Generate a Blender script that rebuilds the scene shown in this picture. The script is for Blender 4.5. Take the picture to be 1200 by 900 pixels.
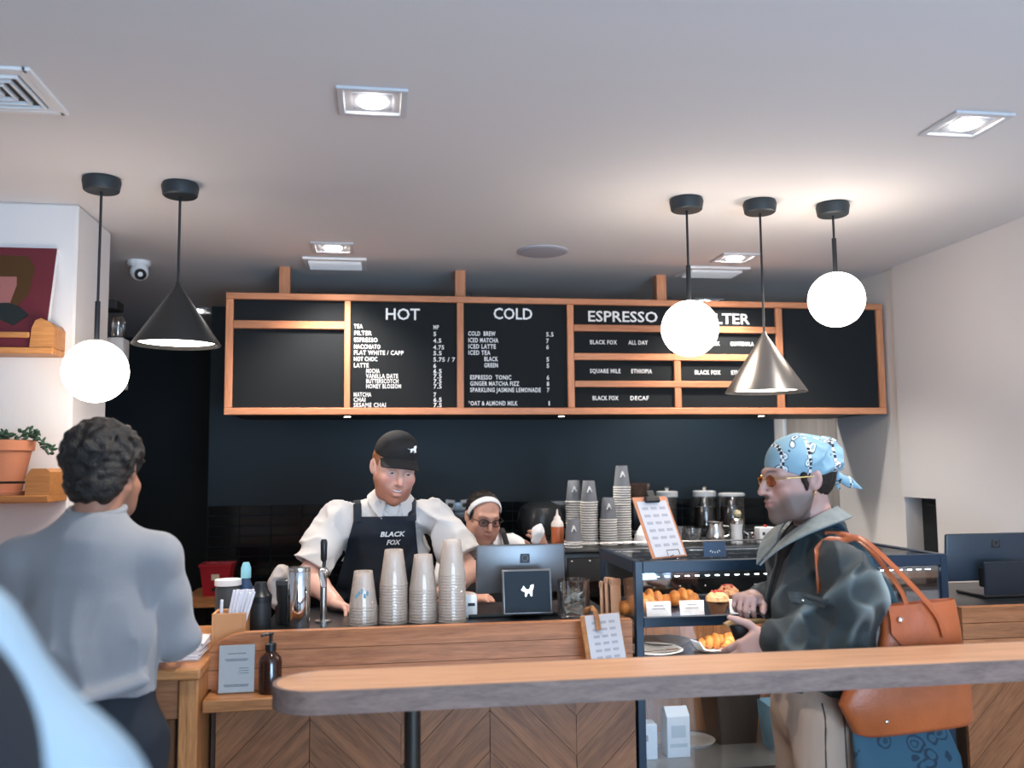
import bpy, bmesh, math, random
import numpy as np
from math import radians, sin, cos, pi, sqrt, atan2
from mathutils import Matrix, Vector, Euler

for o in list(bpy.data.objects):
    bpy.data.objects.remove(o, do_unlink=True)
SC = bpy.context.scene
COL = SC.collection
random.seed(7)
RNG = np.random.default_rng(7)

# ------------------------------------------------------------------ camera
cd = bpy.data.cameras.new('camera')
cam = bpy.data.objects.new('camera', cd)
COL.objects.link(cam)
cd.sensor_fit = 'HORIZONTAL'
cd.sensor_width = 36.0
cd.lens = 1060 / 1200 * 36.0
cd.clip_start = 0.05
cam.location = (0, 0, 1.6)
_R = (Matrix.Rotation(radians(-8.4), 3, 'Z') @ Matrix.Rotation(pi / 2 + radians(5.1), 3, 'X')
      @ Matrix.Rotation(radians(-0.53), 3, 'Z'))
cam.rotation_euler = _R.to_euler()
cd.dof.use_dof = True
cd.dof.focus_distance = 3.3
cd.dof.aperture_fstop = 2.1
SC.camera = cam

# ------------------------------------------------------------------ light and exposure
SC.view_settings.view_transform = 'Standard'
SC.view_settings.look = 'None'
SC.view_settings.gamma = 1.0
SC.view_settings.use_curve_mapping = False
SC.view_settings.exposure = 0.95
SC.cycles.use_denoising = True
SC.cycles.max_bounces = 8
SC.cycles.sample_clamp_indirect = 6.0
SC.cycles.caustics_reflective = False
SC.cycles.caustics_refractive = False

W = bpy.data.worlds.new('World')
SC.world = W
W.use_nodes = True
bg = W.node_tree.nodes['Background']
bg.inputs[0].default_value = (0.58, 0.78, 1.0, 1)     # overcast street daylight
bg.inputs[1].default_value = 1.5


def area_light(name, loc, rot, sx, sy, power, color):
    l = bpy.data.lights.new(name, 'AREA')
    l.shape = 'RECTANGLE'
    l.size, l.size_y = sx, sy
    l.energy = power
    l.color = color
    o = bpy.data.objects.new(name, l)
    o.location = loc
    o.rotation_euler = rot
    COL.objects.link(o)
    return o


# daylight entering through the shop window behind the camera
area_light('window_daylight', (1.0, -2.35, 1.60), (radians(90), 0, 0), 2.8, 1.7, 46, (0.62, 0.81, 1.0))
# light thrown up through the same window by the bright pavement outside
area_light('pavement_bounce', (1.5, -2.34, 0.9), (radians(128), 0, radians(-8)), 1.9, 0.9, 75, (0.42, 0.68, 1.0))
# ------------------------------------------------------------------ materials
MATS = {}


def mat(name, color, rough=0.5, metal=0.0, spec=0.5, emit=0.0, ecol=None, trans=0.0, alpha=1.0, ior=1.45,
        coat=0.0, bump=0.0, bscale=60.0, var=0.0, vscale=8.0, sheen=0.0, stretch=(1, 1, 1)):
    if name in MATS:
        return MATS[name]
    m = bpy.data.materials.new(name)
    m.use_nodes = True
    nt = m.node_tree
    b = nt.nodes['Principled BSDF']
    c = (color[0], color[1], color[2], 1)
    b.inputs['Base Color'].default_value = c
    b.inputs['Roughness'].default_value = rough
    b.inputs['Metallic'].default_value = metal
    b.inputs['Specular IOR Level'].default_value = spec
    b.inputs['IOR'].default_value = ior
    b.inputs['Transmission Weight'].default_value = trans
    b.inputs['Alpha'].default_value = alpha
    b.inputs['Coat Weight'].default_value = coat
    b.inputs['Sheen Weight'].default_value = sheen
    if emit:
        b.inputs['Emission Color'].default_value = (*(ecol or color), 1)
        b.inputs['Emission Strength'].default_value = emit
    if var or bump:
        tc = nt.nodes.new('ShaderNodeTexCoord')
        mp = nt.nodes.new('ShaderNodeMapping')
        mp.inputs['Scale'].default_value = stretch
        nt.links.new(tc.outputs['Object'], mp.inputs['Vector'])
    if var:
        n = nt.nodes.new('ShaderNodeTexNoise')
        n.inputs['Scale'].default_value = vscale
        n.inputs['Detail'].default_value = 4
        nt.links.new(mp.outputs[0], n.inputs['Vector'])
        r = nt.nodes.new('ShaderNodeValToRGB')
        r.color_ramp.elements[0].position = 0.3
        r.color_ramp.elements[1].position = 0.7
        r.color_ramp.elements[0].color = tuple(max(0, v * (1 - var)) for v in color) + (1,)
        r.color_ramp.elements[1].color = tuple(min(1, v * (1 + var)) for v in color) + (1,)
        nt.links.new(n.outputs['Fac'], r.inputs[0])
        nt.links.new(r.outputs[0], b.inputs['Base Color'])
    if bump:
        n = nt.nodes.new('ShaderNodeTexNoise')
        n.inputs['Scale'].default_value = bscale
        n.inputs['Detail'].default_value = 5
        nt.links.new(mp.outputs[0], n.inputs['Vector'])
        bp = nt.nodes.new('ShaderNodeBump')
        bp.inputs['Strength'].default_value = bump
        bp.inputs['Distance'].default_value = 0.01
        nt.links.new(n.outputs['Fac'], bp.inputs['Height'])
        nt.links.new(bp.outputs[0], b.inputs['Normal'])
    MATS[name] = m
    return m


def wood(name, light, dark, stretch=(1.2, 16, 16), rough=0.42, scale=3.0, bump=0.12, plank=0.18):
    """oak: noise stretched along the grain, pore streaks, and a tone that differs from board to board"""
    if name in MATS:
        return MATS[name]
    m = bpy.data.materials.new(name)
    m.use_nodes = True
    nt = m.node_tree
    N, L = nt.nodes, nt.links
    b = N['Principled BSDF']
    b.inputs['Roughness'].default_value = rough
    b.inputs['Specular IOR Level'].default_value = 0.35
    tc = N.new('ShaderNodeTexCoord')
    mp = N.new('ShaderNodeMapping')
    mp.inputs['Scale'].default_value = stretch
    L.new(tc.outputs['Object'], mp.inputs['Vector'])
    oi = N.new('ShaderNodeObjectInfo')
    addv = N.new('ShaderNodeVectorMath')
    addv.operation = 'ADD'
    sc = N.new('ShaderNodeVectorMath')
    sc.operation = 'SCALE'
    sc.inputs[0].default_value = (31, 17, 23)
    L.new(oi.outputs['Random'], sc.inputs['Scale'])
    L.new(mp.outputs[0], addv.inputs[0])
    L.new(sc.outputs[0], addv.inputs[1])
    n1 = N.new('ShaderNodeTexNoise')
    n1.inputs['Scale'].default_value = scale
    n1.inputs['Detail'].default_value = 6
    n1.inputs['Distortion'].default_value = 0.6
    L.new(addv.outputs[0], n1.inputs['Vector'])
    n2 = N.new('ShaderNodeTexNoise')
    n2.inputs['Scale'].default_value = scale * 5
    n2.inputs['Detail'].default_value = 3
    L.new(addv.outputs[0], n2.inputs['Vector'])
    mx = N.new('ShaderNodeMath')
    mx.operation = 'MULTIPLY_ADD'
    mx.inputs[1].default_value = 0.45
    L.new(n2.outputs['Fac'], mx.inputs[0])
    s2 = N.new('ShaderNodeMath')
    s2.operation = 'MULTIPLY'
    s2.inputs[1].default_value = 0.6
    L.new(n1.outputs['Fac'], s2.inputs[0])
    L.new(s2.outputs[0], mx.inputs[2])
    r = N.new('ShaderNodeValToRGB')
    r.color_ramp.elements[0].position = 0.36
    r.color_ramp.elements[1].position = 0.66
    r.color_ramp.elements[0].color = (*dark, 1)
    r.color_ramp.elements[1].color = (*light, 1)
    L.new(mx.outputs[0], r.inputs[0])
    hs = N.new('ShaderNodeHueSaturation')
    mr = N.new('ShaderNodeMapRange')
    mr.inputs['To Min'].default_value = 1 - plank
    mr.inputs['To Max'].default_value = 1 + plank
    L.new(oi.outputs['Random'], mr.inputs[0])
    L.new(mr.outputs[0], hs.inputs['Value'])
    L.new(r.outputs[0], hs.inputs['Color'])
    L.new(hs.outputs[0], b.inputs['Base Color'])
    bp = N.new('ShaderNodeBump')
    bp.inputs['Strength'].default_value = bump
    bp.inputs['Distance'].default_value = 0.004
    L.new(n2.outputs['Fac'], bp.inputs['Height'])
    L.new(bp.outputs[0], b.inputs['Normal'])
    MATS[name] = m
    return m


def attr_mat(name, rough=0.5, spec=0.4, bump=0.0, bscale=200, sss=0.0, sheen=0.0, coat=0.0):
    if name in MATS:
        return MATS[name]
    m = mat(name, (0.5, 0.5, 0.5), rough, spec=spec, bump=bump, bscale=bscale, sheen=sheen, coat=coat)
    nt = m.node_tree
    a = nt.nodes.new('ShaderNodeAttribute')
    a.attribute_name = 'tint'
    b = nt.nodes['Principled BSDF']
    nt.links.new(a.outputs['Color'], b.inputs['Base Color'])
    if sss:
        b.inputs['Subsurface Weight'].default_value = sss
        b.inputs['Subsurface Radius'].default_value = (0.012, 0.004, 0.002)
        b.inputs['Subsurface Scale'].default_value = 1.0
    return m


# ------------------------------------------------------------------ mesh helpers
class MB:
    """collects simple solids in one bmesh; build() links them as ONE object"""

    def __init__(self, M=None):
        self.bm = bmesh.new()
        self.M = M or Matrix.Identity(4)
        self.uv = None

    def _fin(self, verts, M=None):
        T = self.M @ (M or Matrix.Identity(4))
        for v in verts:
            v.co = T @ v.co

    def box(self, c, s, bev=0.0, M=None, seg=1):
        r = bmesh.ops.create_cube(self.bm, size=1.0)
        vs = r['verts']
        for v in vs:
            v.co = Vector((v.co.x * s[0], v.co.y * s[1], v.co.z * s[2]))
        if bev > 0:
            es = list({e for v in vs for e in v.link_edges})
            rr = bmesh.ops.bevel(self.bm, geom=es, offset=min(bev, min(s) * 0.49), segments=seg, affect='EDGES', profile=0.5)
            vs = list({v for f in rr['faces'] for v in f.verts} | {v for v in vs if v.is_valid})
        for v in vs:
            v.co = v.co + Vector(c)
        self._fin(vs, M)
        return self

    def span(self, a, b, bev=0.0, M=None, seg=1):
        a, b = Vector(a), Vector(b)
        return self.box((a + b) / 2, [abs(b[i] - a[i]) for i in range(3)], bev, M, seg)

    def lathe(self, prof, c=(0, 0, 0), seg=24, M=None, cap=True):
        """prof: (radius, z) list, revolved round local z at c"""
        rings = []
        vs = []
        for r, z in prof:
            if r < 1e-6:
                v = self.bm.verts.new((c[0], c[1], c[2] + z))
                rings.append([v])
                vs.append(v)
            else:
                ring = [self.bm.verts.new((c[0] + r * cos(2 * pi * i / seg), c[1] + r * sin(2 * pi * i / seg), c[2] + z)) for i in range(seg)]
                rings.append(ring)
                vs += ring
        for a, b in zip(rings, rings[1:]):
            if len(a) == 1 and len(b) == 1:
                continue
            for i in range(seg):
                j = (i + 1) % seg
                if len(a) == 1:
                    self.bm.faces.new((a[0], b[j], b[i]))
                elif len(b) == 1:
                    self.bm.faces.new((a[i], a[j], b[0]))
                else:
                    self.bm.faces.new((a[i], a[j], b[j], b[i]))
        if cap:
            if len(rings[0]) > 1:
                self.bm.faces.new(list(reversed(rings[0])))
            if len(rings[-1]) > 1:
                self.bm.faces.new(rings[-1])
        self._fin(vs, M)
        return self

    def cyl(self, p0, p1, r0, r1=None, seg=16):
        p0, p1 = Vector(p0), Vector(p1)
        r1 = r0 if r1 is None else r1
        d = p1 - p0
        T = Matrix.Translation(p0) @ d.to_track_quat('Z', 'Y').to_matrix().to_4x4()
        return self.lathe([(r0, 0), (r1, d.length)], seg=seg, M=T)

    def tube(self, pts, r, seg=8, flat=None, up=(0, 0, 1)):
        """sweep along pts; flat=(half width, half thickness) gives a strap"""
        pts = [Vector(p) for p in pts]
        rings, vs = [], []
        n = len(pts)
        for i, p in enumerate(pts):
            t = (pts[min(i + 1, n - 1)] - pts[max(i - 1, 0)]).normalized()
            u = Vector(up)
            s = t.cross(u)
            if s.length < 1e-4:
                s = t.cross(Vector((1, 0, 0)))
            s.normalize()
            w = s.cross(t).normalized()
            ra = r[i] if isinstance(r, (list, tuple)) else r
            ring = []
            for k in range(seg):
                a = 2 * pi * (k + 0.5) / seg
                if flat:
                    q = p + s * (flat[0] * max(-1, min(1, 1.5 * cos(a)))) + w * (flat[1] * sin(a))
                else:
                    q = p + s * (ra * cos(a)) + w * (ra * sin(a))
                ring.append(self.bm.verts.new(q))
            rings.append(ring)
            vs += ring
        for a, b in zip(rings, rings[1:]):
            for i in range(seg):
                j = (i + 1) % seg
                self.bm.faces.new((a[i], a[j], b[j], b[i]))
        self.bm.faces.new(list(reversed(rings[0])))
        self.bm.faces.new(rings[-1])
        self._fin(vs)
        return self

    def prism(self, poly, y0, y1, M=None, axis='XZ'):
        """polygon in the XZ plane extruded along Y (or XY along Z)"""
        if axis == 'XZ':
            a = [self.bm.verts.new((x, y0, z)) for x, z in poly]
            b = [self.bm.verts.new((x, y1, z)) for x, z in poly]
        elif axis == 'YZ':
            a = [self.bm.verts.new((y0, x, z)) for x, z in poly]
            b = [self.bm.verts.new((y1, x, z)) for x, z in poly]
        else:
            a = [self.bm.verts.new((x, z, y0)) for x, z in poly]
            b = [self.bm.verts.new((x, z, y1)) for x, z in poly]
        n = len(poly)
        self.bm.faces.new(a)
        self.bm.faces.new(list(reversed(b)))
        for i in range(n):
            j = (i + 1) % n
            self.bm.faces.new((a[j], a[i], b[i], b[j]))
        self._fin(a + b, M)
        return self

    def sphere(self, c, r, seg=20, rings=12, M=None):
        rr = r if isinstance(r, (tuple, list)) else (r, r, r)
        q = bmesh.ops.create_uvsphere(self.bm, u_segments=seg, v_segments=rings, radius=1.0)
        for v in q['verts']:
            v.co = Vector((v.co.x * rr[0] + c[0], v.co.y * rr[1] + c[1], v.co.z * rr[2] + c[2]))
        self._fin(q['verts'], M)
        return self

    def sheet(self, fn, nu, nv, thick=0.0):
        """parametric sheet fn(u, v) -> point, given thickness along its normals"""
        g = [[Vector(fn(i / nu, j / nv)) for j in range(nv + 1)] for i in range(nu + 1)]
        def nrm(i, j):
            a = g[min(i + 1, nu)][j] - g[max(i - 1, 0)][j]
            b = g[i][min(j + 1, nv)] - g[i][max(j - 1, 0)]
            c = a.cross(b)
            return c.normalized() if c.length > 1e-9 else Vector((0, 0, 1))
        A = [[self.bm.verts.new(g[i][j]) for j in range(nv + 1)] for i in range(nu + 1)]
        vs = [v for r in A for v in r]
        for i in range(nu):
            for j in range(nv):
                self.bm.faces.new((A[i][j], A[i + 1][j], A[i + 1][j + 1], A[i][j + 1]))
        if thick:
            B = [[self.bm.verts.new(g[i][j] - nrm(i, j) * thick) for j in range(nv + 1)] for i in range(nu + 1)]
            vs += [v for r in B for v in r]
            for i in range(nu):
                for j in range(nv):
                    self.bm.faces.new((B[i][j], B[i][j + 1], B[i + 1][j + 1], B[i + 1][j]))
            rim = [(i, 0) for i in range(nu)] + [(nu, j) for j in range(nv)] + [(i, nv) for i in range(nu, 0, -1)] + [(0, j) for j in range(nv, 0, -1)]
            for k in range(len(rim)):
                p, q = rim[k], rim[(k + 1) % len(rim)]
                self.bm.faces.new((A[q[0]][q[1]], A[p[0]][p[1]], B[p[0]][p[1]], B[q[0]][q[1]]))
        self._fin(vs)
        return self

    def build(self, name, m, parent=None, off=None, smooth=35):
        bmesh.ops.recalc_face_normals(self.bm, faces=self.bm.faces[:])
        me = bpy.data.meshes.new(name)
        if off is not None:
            bmesh.ops.translate(self.bm, verts=self.bm.verts[:], vec=-Vector(off))
        if smooth:
            lim = radians(smooth)
            for f in self.bm.faces:
                f.smooth = True
            for e in self.bm.edges:
                if len(e.link_faces) == 2 and e.calc_face_angle(0) > lim:
                    e.smooth = False
        self.bm.to_mesh(me)
        self.bm.free()
        for mm in (m if isinstance(m, (list, tuple)) else [m]):
            me.materials.append(mm)
        return link(name, me, parent)


def link(name, data, parent=None):
    o = bpy.data.objects.new(name, data)
    COL.objects.link(o)
    if parent is not None:
        o.parent = parent
    return o


def tag(o, label, cat, group=None):
    o['label'] = label
    o['category'] = cat
    if group:
        o['group'] = group
    return o


def thing(name, label, cat, loc=(0, 0, 0), rot=(0, 0, 0), group=None):
    o = link(name, None)
    o.location = loc
    o.rotation_euler = rot
    o.empty_display_size = 0.05
    return tag(o, label, cat, group)


def struct(o):
    o['kind'] = 'structure'
    return o


def copy_thing(o, loc=None, rot=None, label=None, group=None):
    def rec(a, par):
        c = a.copy()
        COL.objects.link(c)
        c.parent = par
        for ch in a.children:
            rec(ch, c)
        return c
    c = rec(o, None)
    if loc is not None:
        c.location = loc
    if rot is not None:
        c.rotation_euler = rot
    if label:
        c['label'] = label
    if group:
        c['group'] = group
    return c


def text_mesh(s, size, bold=0.0, squeeze=1.0, align='LEFT', space=1.0, depth=0.0012):
    c = bpy.data.curves.new('lettering', 'FONT')
    c.body = s
    c.size = size
    c.offset = bold * size
    c.align_x = align
    c.align_y = 'BOTTOM_BASELINE'
    c.space_character = space
    c.extrude = depth
    c.resolution_u = 2
    o = bpy.data.objects.new('lettering', c)
    me = bpy.data.meshes.new_from_object(o)
    bpy.data.objects.remove(o)
    bpy.data.curves.remove(c)
    for v in me.vertices:
        v.co.x *= squeeze
    return me


def put_text(name, s, loc, size, m, parent, rot=(pi / 2, 0, 0), **k):
    me = text_mesh(s, size, **k)
    me.name = name
    me.materials.append(m)
    o = link(name, me, parent)
    o.location = loc
    o.rotation_euler = rot
    return o


FOX = [(0, .58), (.14, .74), (.2, .92), (.32, .74), (.44, .6), (.62, .6), (.7, .72), (.74, .92), (.88, 1.0), (1.0, 1.0), (.97, .7),
       (.88, .48), (.86, .05), (.76, .02), (.66, .3), (.5, .28), (.4, 0), (.29, .03), (.31, .4), (.14, .46)]


def fox(name, c, w, m, parent, rot=(0, 0, 0), h=None, depth=0.0012):
    """small white animal emblem lying in its own XZ plane"""
    h = h or w * 0.85
    b = MB()
    b.prism([((x - .5) * w, (z - .5) * h) for x, z in FOX], -depth / 2, depth / 2)
    o = b.build(name, m, parent, smooth=0)
    o.location = c
    o.rotation_euler = rot
    return o


# ------------------------------------------------------------------ implicit surfaces for bodies, hair, cloth
class Field:
    def __init__(self, lo, hi, vox):
        self.lo = np.array(lo, float)
        self.n = np.ceil((np.array(hi, float) - self.lo) / vox).astype(int) + 1
        self.vox = vox
        self.D = np.full(tuple(self.n), 0.3, np.float32)

    def _sub(self, a, b):
        i0 = np.maximum(np.floor((a - self.lo) / self.vox).astype(int), 0)
        i1 = np.minimum(np.ceil((b - self.lo) / self.vox).astype(int) + 1, self.n)
        if np.any(i1 <= i0):
            return None, None
        sl = tuple(slice(i0[k], i1[k]) for k in range(3))
        ax = [(self.lo[k] + self.vox * np.arange(i0[k], i1[k])).astype(np.float32) for k in range(3)]
        return sl, (ax[0][:, None, None], ax[1][None, :, None], ax[2][None, None, :])

    def _mix(self, sl, d, k, op):
        D = self.D[sl]
        if op == 'add':
            if k > 0:
                h = np.maximum(k - np.abs(D - d), 0) / k
                self.D[sl] = np.minimum(D, d) - h * h * k * 0.25
            else:
                self.D[sl] = np.minimum(D, d)
        elif op == 'sub':
            d = -d
            if k > 0:
                h = np.maximum(k - np.abs(D - d), 0) / k
                self.D[sl] = np.maximum(D, d) + h * h * k * 0.25
            else:
                self.D[sl] = np.maximum(D, d)

    def cone(self, a, b, ra, rb, k=0.01, op='add', flat=None):
        """tapered capsule; flat=(axis vector, factor) squashes it along one direction"""
        a = np.array(a, float)
        b = np.array(b, float)
        R = max(ra, rb)
        m = k + 3 * self.vox + R * (1.0 if flat is None else max(1, flat[1])) + (0.01 if op == 'sub' else 0)
        sl, P = self._sub(np.minimum(a, b) - m, np.maximum(a, b) + m)
        if sl is None:
            return self
        ba = b - a
        L2 = max(float(ba @ ba), 1e-12)
        px, py, pz = P[0] - a[0], P[1] - a[1], P[2] - a[2]
        h = np.clip((px * ba[0] + py * ba[1] + pz * ba[2]) / L2, 0, 1)
        qx, qy, qz = px - h * ba[0], py - h * ba[1], pz - h * ba[2]
        q2 = qx * qx + qy * qy + qz * qz
        if flat is not None:
            u = np.array(flat[0], float)
            u /= np.linalg.norm(u)
            s = qx * u[0] + qy * u[1] + qz * u[2]
            q2 = np.maximum(q2 - s * s, 0) + (s / flat[1]) ** 2
        d = np.sqrt(q2) - (ra + (rb - ra) * h)
        if flat is not None and flat[1] < 1:
            d = d * (0.5 + 0.5 * flat[1])
        self._mix(sl, d.astype(np.float32), k, op)
        return self

    def path(self, pts, rs, k=0.01, op='add', flat=None):
        for i in range(len(pts) - 1):
            self.cone(pts[i], pts[i + 1], rs[i], rs[i + 1], k, op, flat)
        return self

    def ell(self, c, r, k=0.01, op='add', R=None):
        c = np.array(c, float)
        r = np.array(r, float)
        m = r.max() + k + 3 * self.vox + 0.01
        sl, P = self._sub(c - m, c + m)
        if sl is None:
            return self
        x, y, z = P[0] - c[0], P[1] - c[1], P[2] - c[2]
        if R is not None:
            R = np.array(R, float)   # columns: local axes
            x, y, z = (R[0, 0] * x + R[1, 0] * y + R[2, 0] * z, R[0, 1] * x + R[1, 1] * y + R[2, 1] * z, R[0, 2] * x + R[1, 2] * y + R[2, 2] * z)
        k0 = np.sqrt((x / r[0]) ** 2 + (y / r[1]) ** 2 + (z / r[2]) ** 2)
        k1 = np.sqrt((x / r[0] ** 2) ** 2 + (y / r[1] ** 2) ** 2 + (z / r[2] ** 2) ** 2)
        d = k0 * (k0 - 1) / np.maximum(k1, 1e-6)
        d = np.where(k0 < 1e-3, -r.min(), d)
        self._mix(sl, d.astype(np.float32), k, op)
        return self

    def box(self, c, h, rad=0.005, k=0.01, op='add', R=None):
        c = np.array(c, float)
        h = np.array(h, float)
        m = np.linalg.norm(h) + k + rad + 3 * self.vox
        sl, P = self._sub(c - m, c + m)
        if sl is None:
            return self
        x, y, z = P[0] - c[0], P[1] - c[1], P[2] - c[2]
        if R is not None:
            R = np.array(R, float)
            x, y, z = (R[0, 0] * x + R[1, 0] * y + R[2, 0] * z, R[0, 1] * x + R[1, 1] * y + R[2, 1] * z, R[0, 2] * x + R[1, 2] * y + R[2, 2] * z)
        qx, qy, qz = np.abs(x) - h[0] + rad, np.abs(y) - h[1] + rad, np.abs(z) - h[2] + rad
        d = np.sqrt(np.maximum(qx, 0) ** 2 + np.maximum(qy, 0) ** 2 + np.maximum(qz, 0) ** 2) + np.minimum(np.maximum(np.maximum(qx, qy), qz), 0) - rad
        self._mix(sl, d.astype(np.float32), k, op)
        return self

    def cut(self, p, n, k=0.0):
        """drop what lies on the side n points to"""
        n = np.array(n, float)
        n /= np.linalg.norm(n)
        ax = [(self.lo[i] + self.vox * np.arange(self.n[i])).astype(np.float32) for i in range(3)]
        d = (ax[0][:, None, None] - p[0]) * n[0] + (ax[1][None, :, None] - p[1]) * n[1] + (ax[2][None, None, :] - p[2]) * n[2]
        if k > 0:
            h = np.maximum(k - np.abs(self.D - d), 0) / k
            self.D = (np.maximum(self.D, d) + h * h * k * 0.25).astype(np.float32)
        else:
            self.D = np.maximum(self.D, d).astype(np.float32)
        return self

    def both(self, other):
        self.D = np.maximum(self.D, other.D)
        return self

    def displace(self, fn, band=0.03):
        i = np.nonzero(np.abs(self.D) < band)
        P = np.stack(i, 1) * self.vox + self.lo
        self.D[i] += fn(P).astype(np.float32)
        return self

    def mesh(self, name, m, parent=None, off=None, tint=None, relax=2, islands=False):
        D = self.D
        D[0], D[-1], D[:, 0], D[:, -1], D[:, :, 0], D[:, :, -1] = .05, .05, .05, .05, .05, .05
        S = D < 0
        n = self.n
        cnt = np.zeros(tuple(n - 1), np.int8)
        for a in (0, 1):
            for b in (0, 1):
                for c in (0, 1):
                    cnt += S[a:n[0] - 1 + a, b:n[1] - 1 + b, c:n[2] - 1 + c]
        cells = np.argwhere((cnt > 0) & (cnt < 8))
        idx = np.full(tuple(n - 1), -1, np.int32)
        idx[cells[:, 0], cells[:, 1], cells[:, 2]] = np.arange(len(cells))
        cor = [(a, b, c) for a in (0, 1) for b in (0, 1) for c in (0, 1)]
        val = np.stack([D[cells[:, 0] + a, cells[:, 1] + b, cells[:, 2] + c] for a, b, c in cor], 1)
        acc = np.zeros((len(cells), 3))
        num = np.zeros(len(cells))
        for i in range(8):
            for j in range(i + 1, 8):
                if sum(abs(cor[i][q] - cor[j][q]) for q in range(3)) != 1:
                    continue
                va, vb = val[:, i], val[:, j]
                x = (va < 0) != (vb < 0)
                t = np.where(x, va / np.where(x, va - vb, 1), 0)[:, None]
                p = np.array(cor[i]) + t * (np.array(cor[j]) - np.array(cor[i]))
                acc += np.where(x[:, None], p, 0)
                num += x
        V = self.lo + self.vox * (cells + acc / num[:, None])
        F = []
        for ax in range(3):
            u, w = (ax + 1) % 3, (ax + 2) % 3
            s0 = [slice(0, n[k]) for k in range(3)]
            s1 = list(s0)
            s0[ax] = slice(0, n[ax] - 1)
            s1[ax] = slice(1, n[ax])
            A, B = S[tuple(s0)], S[tuple(s1)]
            e = np.argwhere(A != B)
            e = e[(e[:, u] > 0) & (e[:, w] > 0)]
            fl = S[e[:, 0], e[:, 1], e[:, 2]]
            def cell(du, dw):
                c = e.copy()
                c[:, u] -= du
                c[:, w] -= dw
                return idx[c[:, 0], c[:, 1], c[:, 2]]
            q = np.stack([cell(1, 1), cell(0, 1), cell(0, 0), cell(1, 0)], 1)
            q[~fl] = q[~fl][:, ::-1]
            F.append(q)
        F = np.concatenate(F)
        F = F[(F >= 0).all(1)]
        for _ in range(relax):
            s = np.zeros_like(V)
            c = np.zeros(len(V))
            for k in range(4):
                a, b = F[:, k], F[:, (k + 1) % 4]
                for q in range(3):
                    s[:, q] += np.bincount(a, V[b, q], len(V)) + np.bincount(b, V[a, q], len(V))
                c += np.bincount(a, minlength=len(V)) + np.bincount(b, minlength=len(V))
            V = V * 0.5 + 0.5 * s / np.maximum(c, 1)[:, None]
        if not islands:   # keep the main shell: drop stray specks
            lab = np.arange(len(V))
            for _ in range(400):
                old = lab.copy()
                mn = lab[F].min(1)
                for k in range(4):
                    np.minimum.at(lab, F[:, k], mn)
                lab = lab[lab]
                if (lab == old).all():
                    break
            u_, c_ = np.unique(lab, return_counts=True)
            keepv = np.isin(lab, u_[c_ > 0.04 * len(V)])
            F = F[keepv[F[:, 0]]]
            new = np.cumsum(keepv) - 1
            F = new[F]
            V = V[keepv]
        me = bpy.data.meshes.new(name)
        Vo = V - (np.array(off) if off is not None else 0)
        me.vertices.add(len(V))
        me.vertices.foreach_set('co', Vo.astype(np.float32).ravel())
        me.loops.add(F.size)
        me.loops.foreach_set('vertex_index', F.ravel().astype(np.int32))
        me.polygons.add(len(F))
        me.polygons.foreach_set('loop_start', np.arange(0, F.size, 4, dtype=np.int32))
        me.polygons.foreach_set('use_smooth', np.ones(len(F), bool))
        me.update(calc_edges=True)
        if tint is not None:
            at = me.attributes.new('tint', 'FLOAT_COLOR', 'POINT')
            c = np.ones((len(V), 4), np.float32)
            c[:, :3] = tint(V)
            at.data.foreach_set('color', c.ravel())
        for mm in (m if isinstance(m, (list, tuple)) else [m]):
            me.materials.append(mm)
        return link(name, me, parent)


def wnoise(seed, freq, n=10):
    """smooth random field: a sum of sinusoids of random direction"""
    r = np.random.default_rng(seed)
    d = r.normal(size=(n, 3))
    d /= np.linalg.norm(d, axis=1)[:, None]
    f = freq * r.uniform(0.6, 1.5, n)
    ph = r.uniform(0, 2 * pi, n)
    K = (d * f[:, None]).T
    def fn(P, st=(1, 1, 1)):
        return np.sin((P * np.array(st)) @ K + ph).sum(1) / sqrt(n)
    return fn


def folds(seed, freq, amp, st=(1, 1, 1), sharp=2.0):
    f = wnoise(seed, freq, 6)
    g = wnoise(seed + 50, freq * 0.5, 5)
    def fn(P):
        v = f(P, st) + 0.7 * g(P, st)
        return -amp * ((1 - np.minimum(np.abs(v), 1)) ** sharp - .22)
    return fn


def rot3(yaw=0, pitch=0, roll=0):
    """head frame: local -Y is where the face looks; yaw about z, pitch>0 bows the head, roll tilts it"""
    return np.array(Matrix.Rotation(radians(yaw), 3, 'Z') @ Matrix.Rotation(radians(pitch), 3, 'X') @ Matrix.Rotation(radians(roll), 3, 'Y'))

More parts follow.
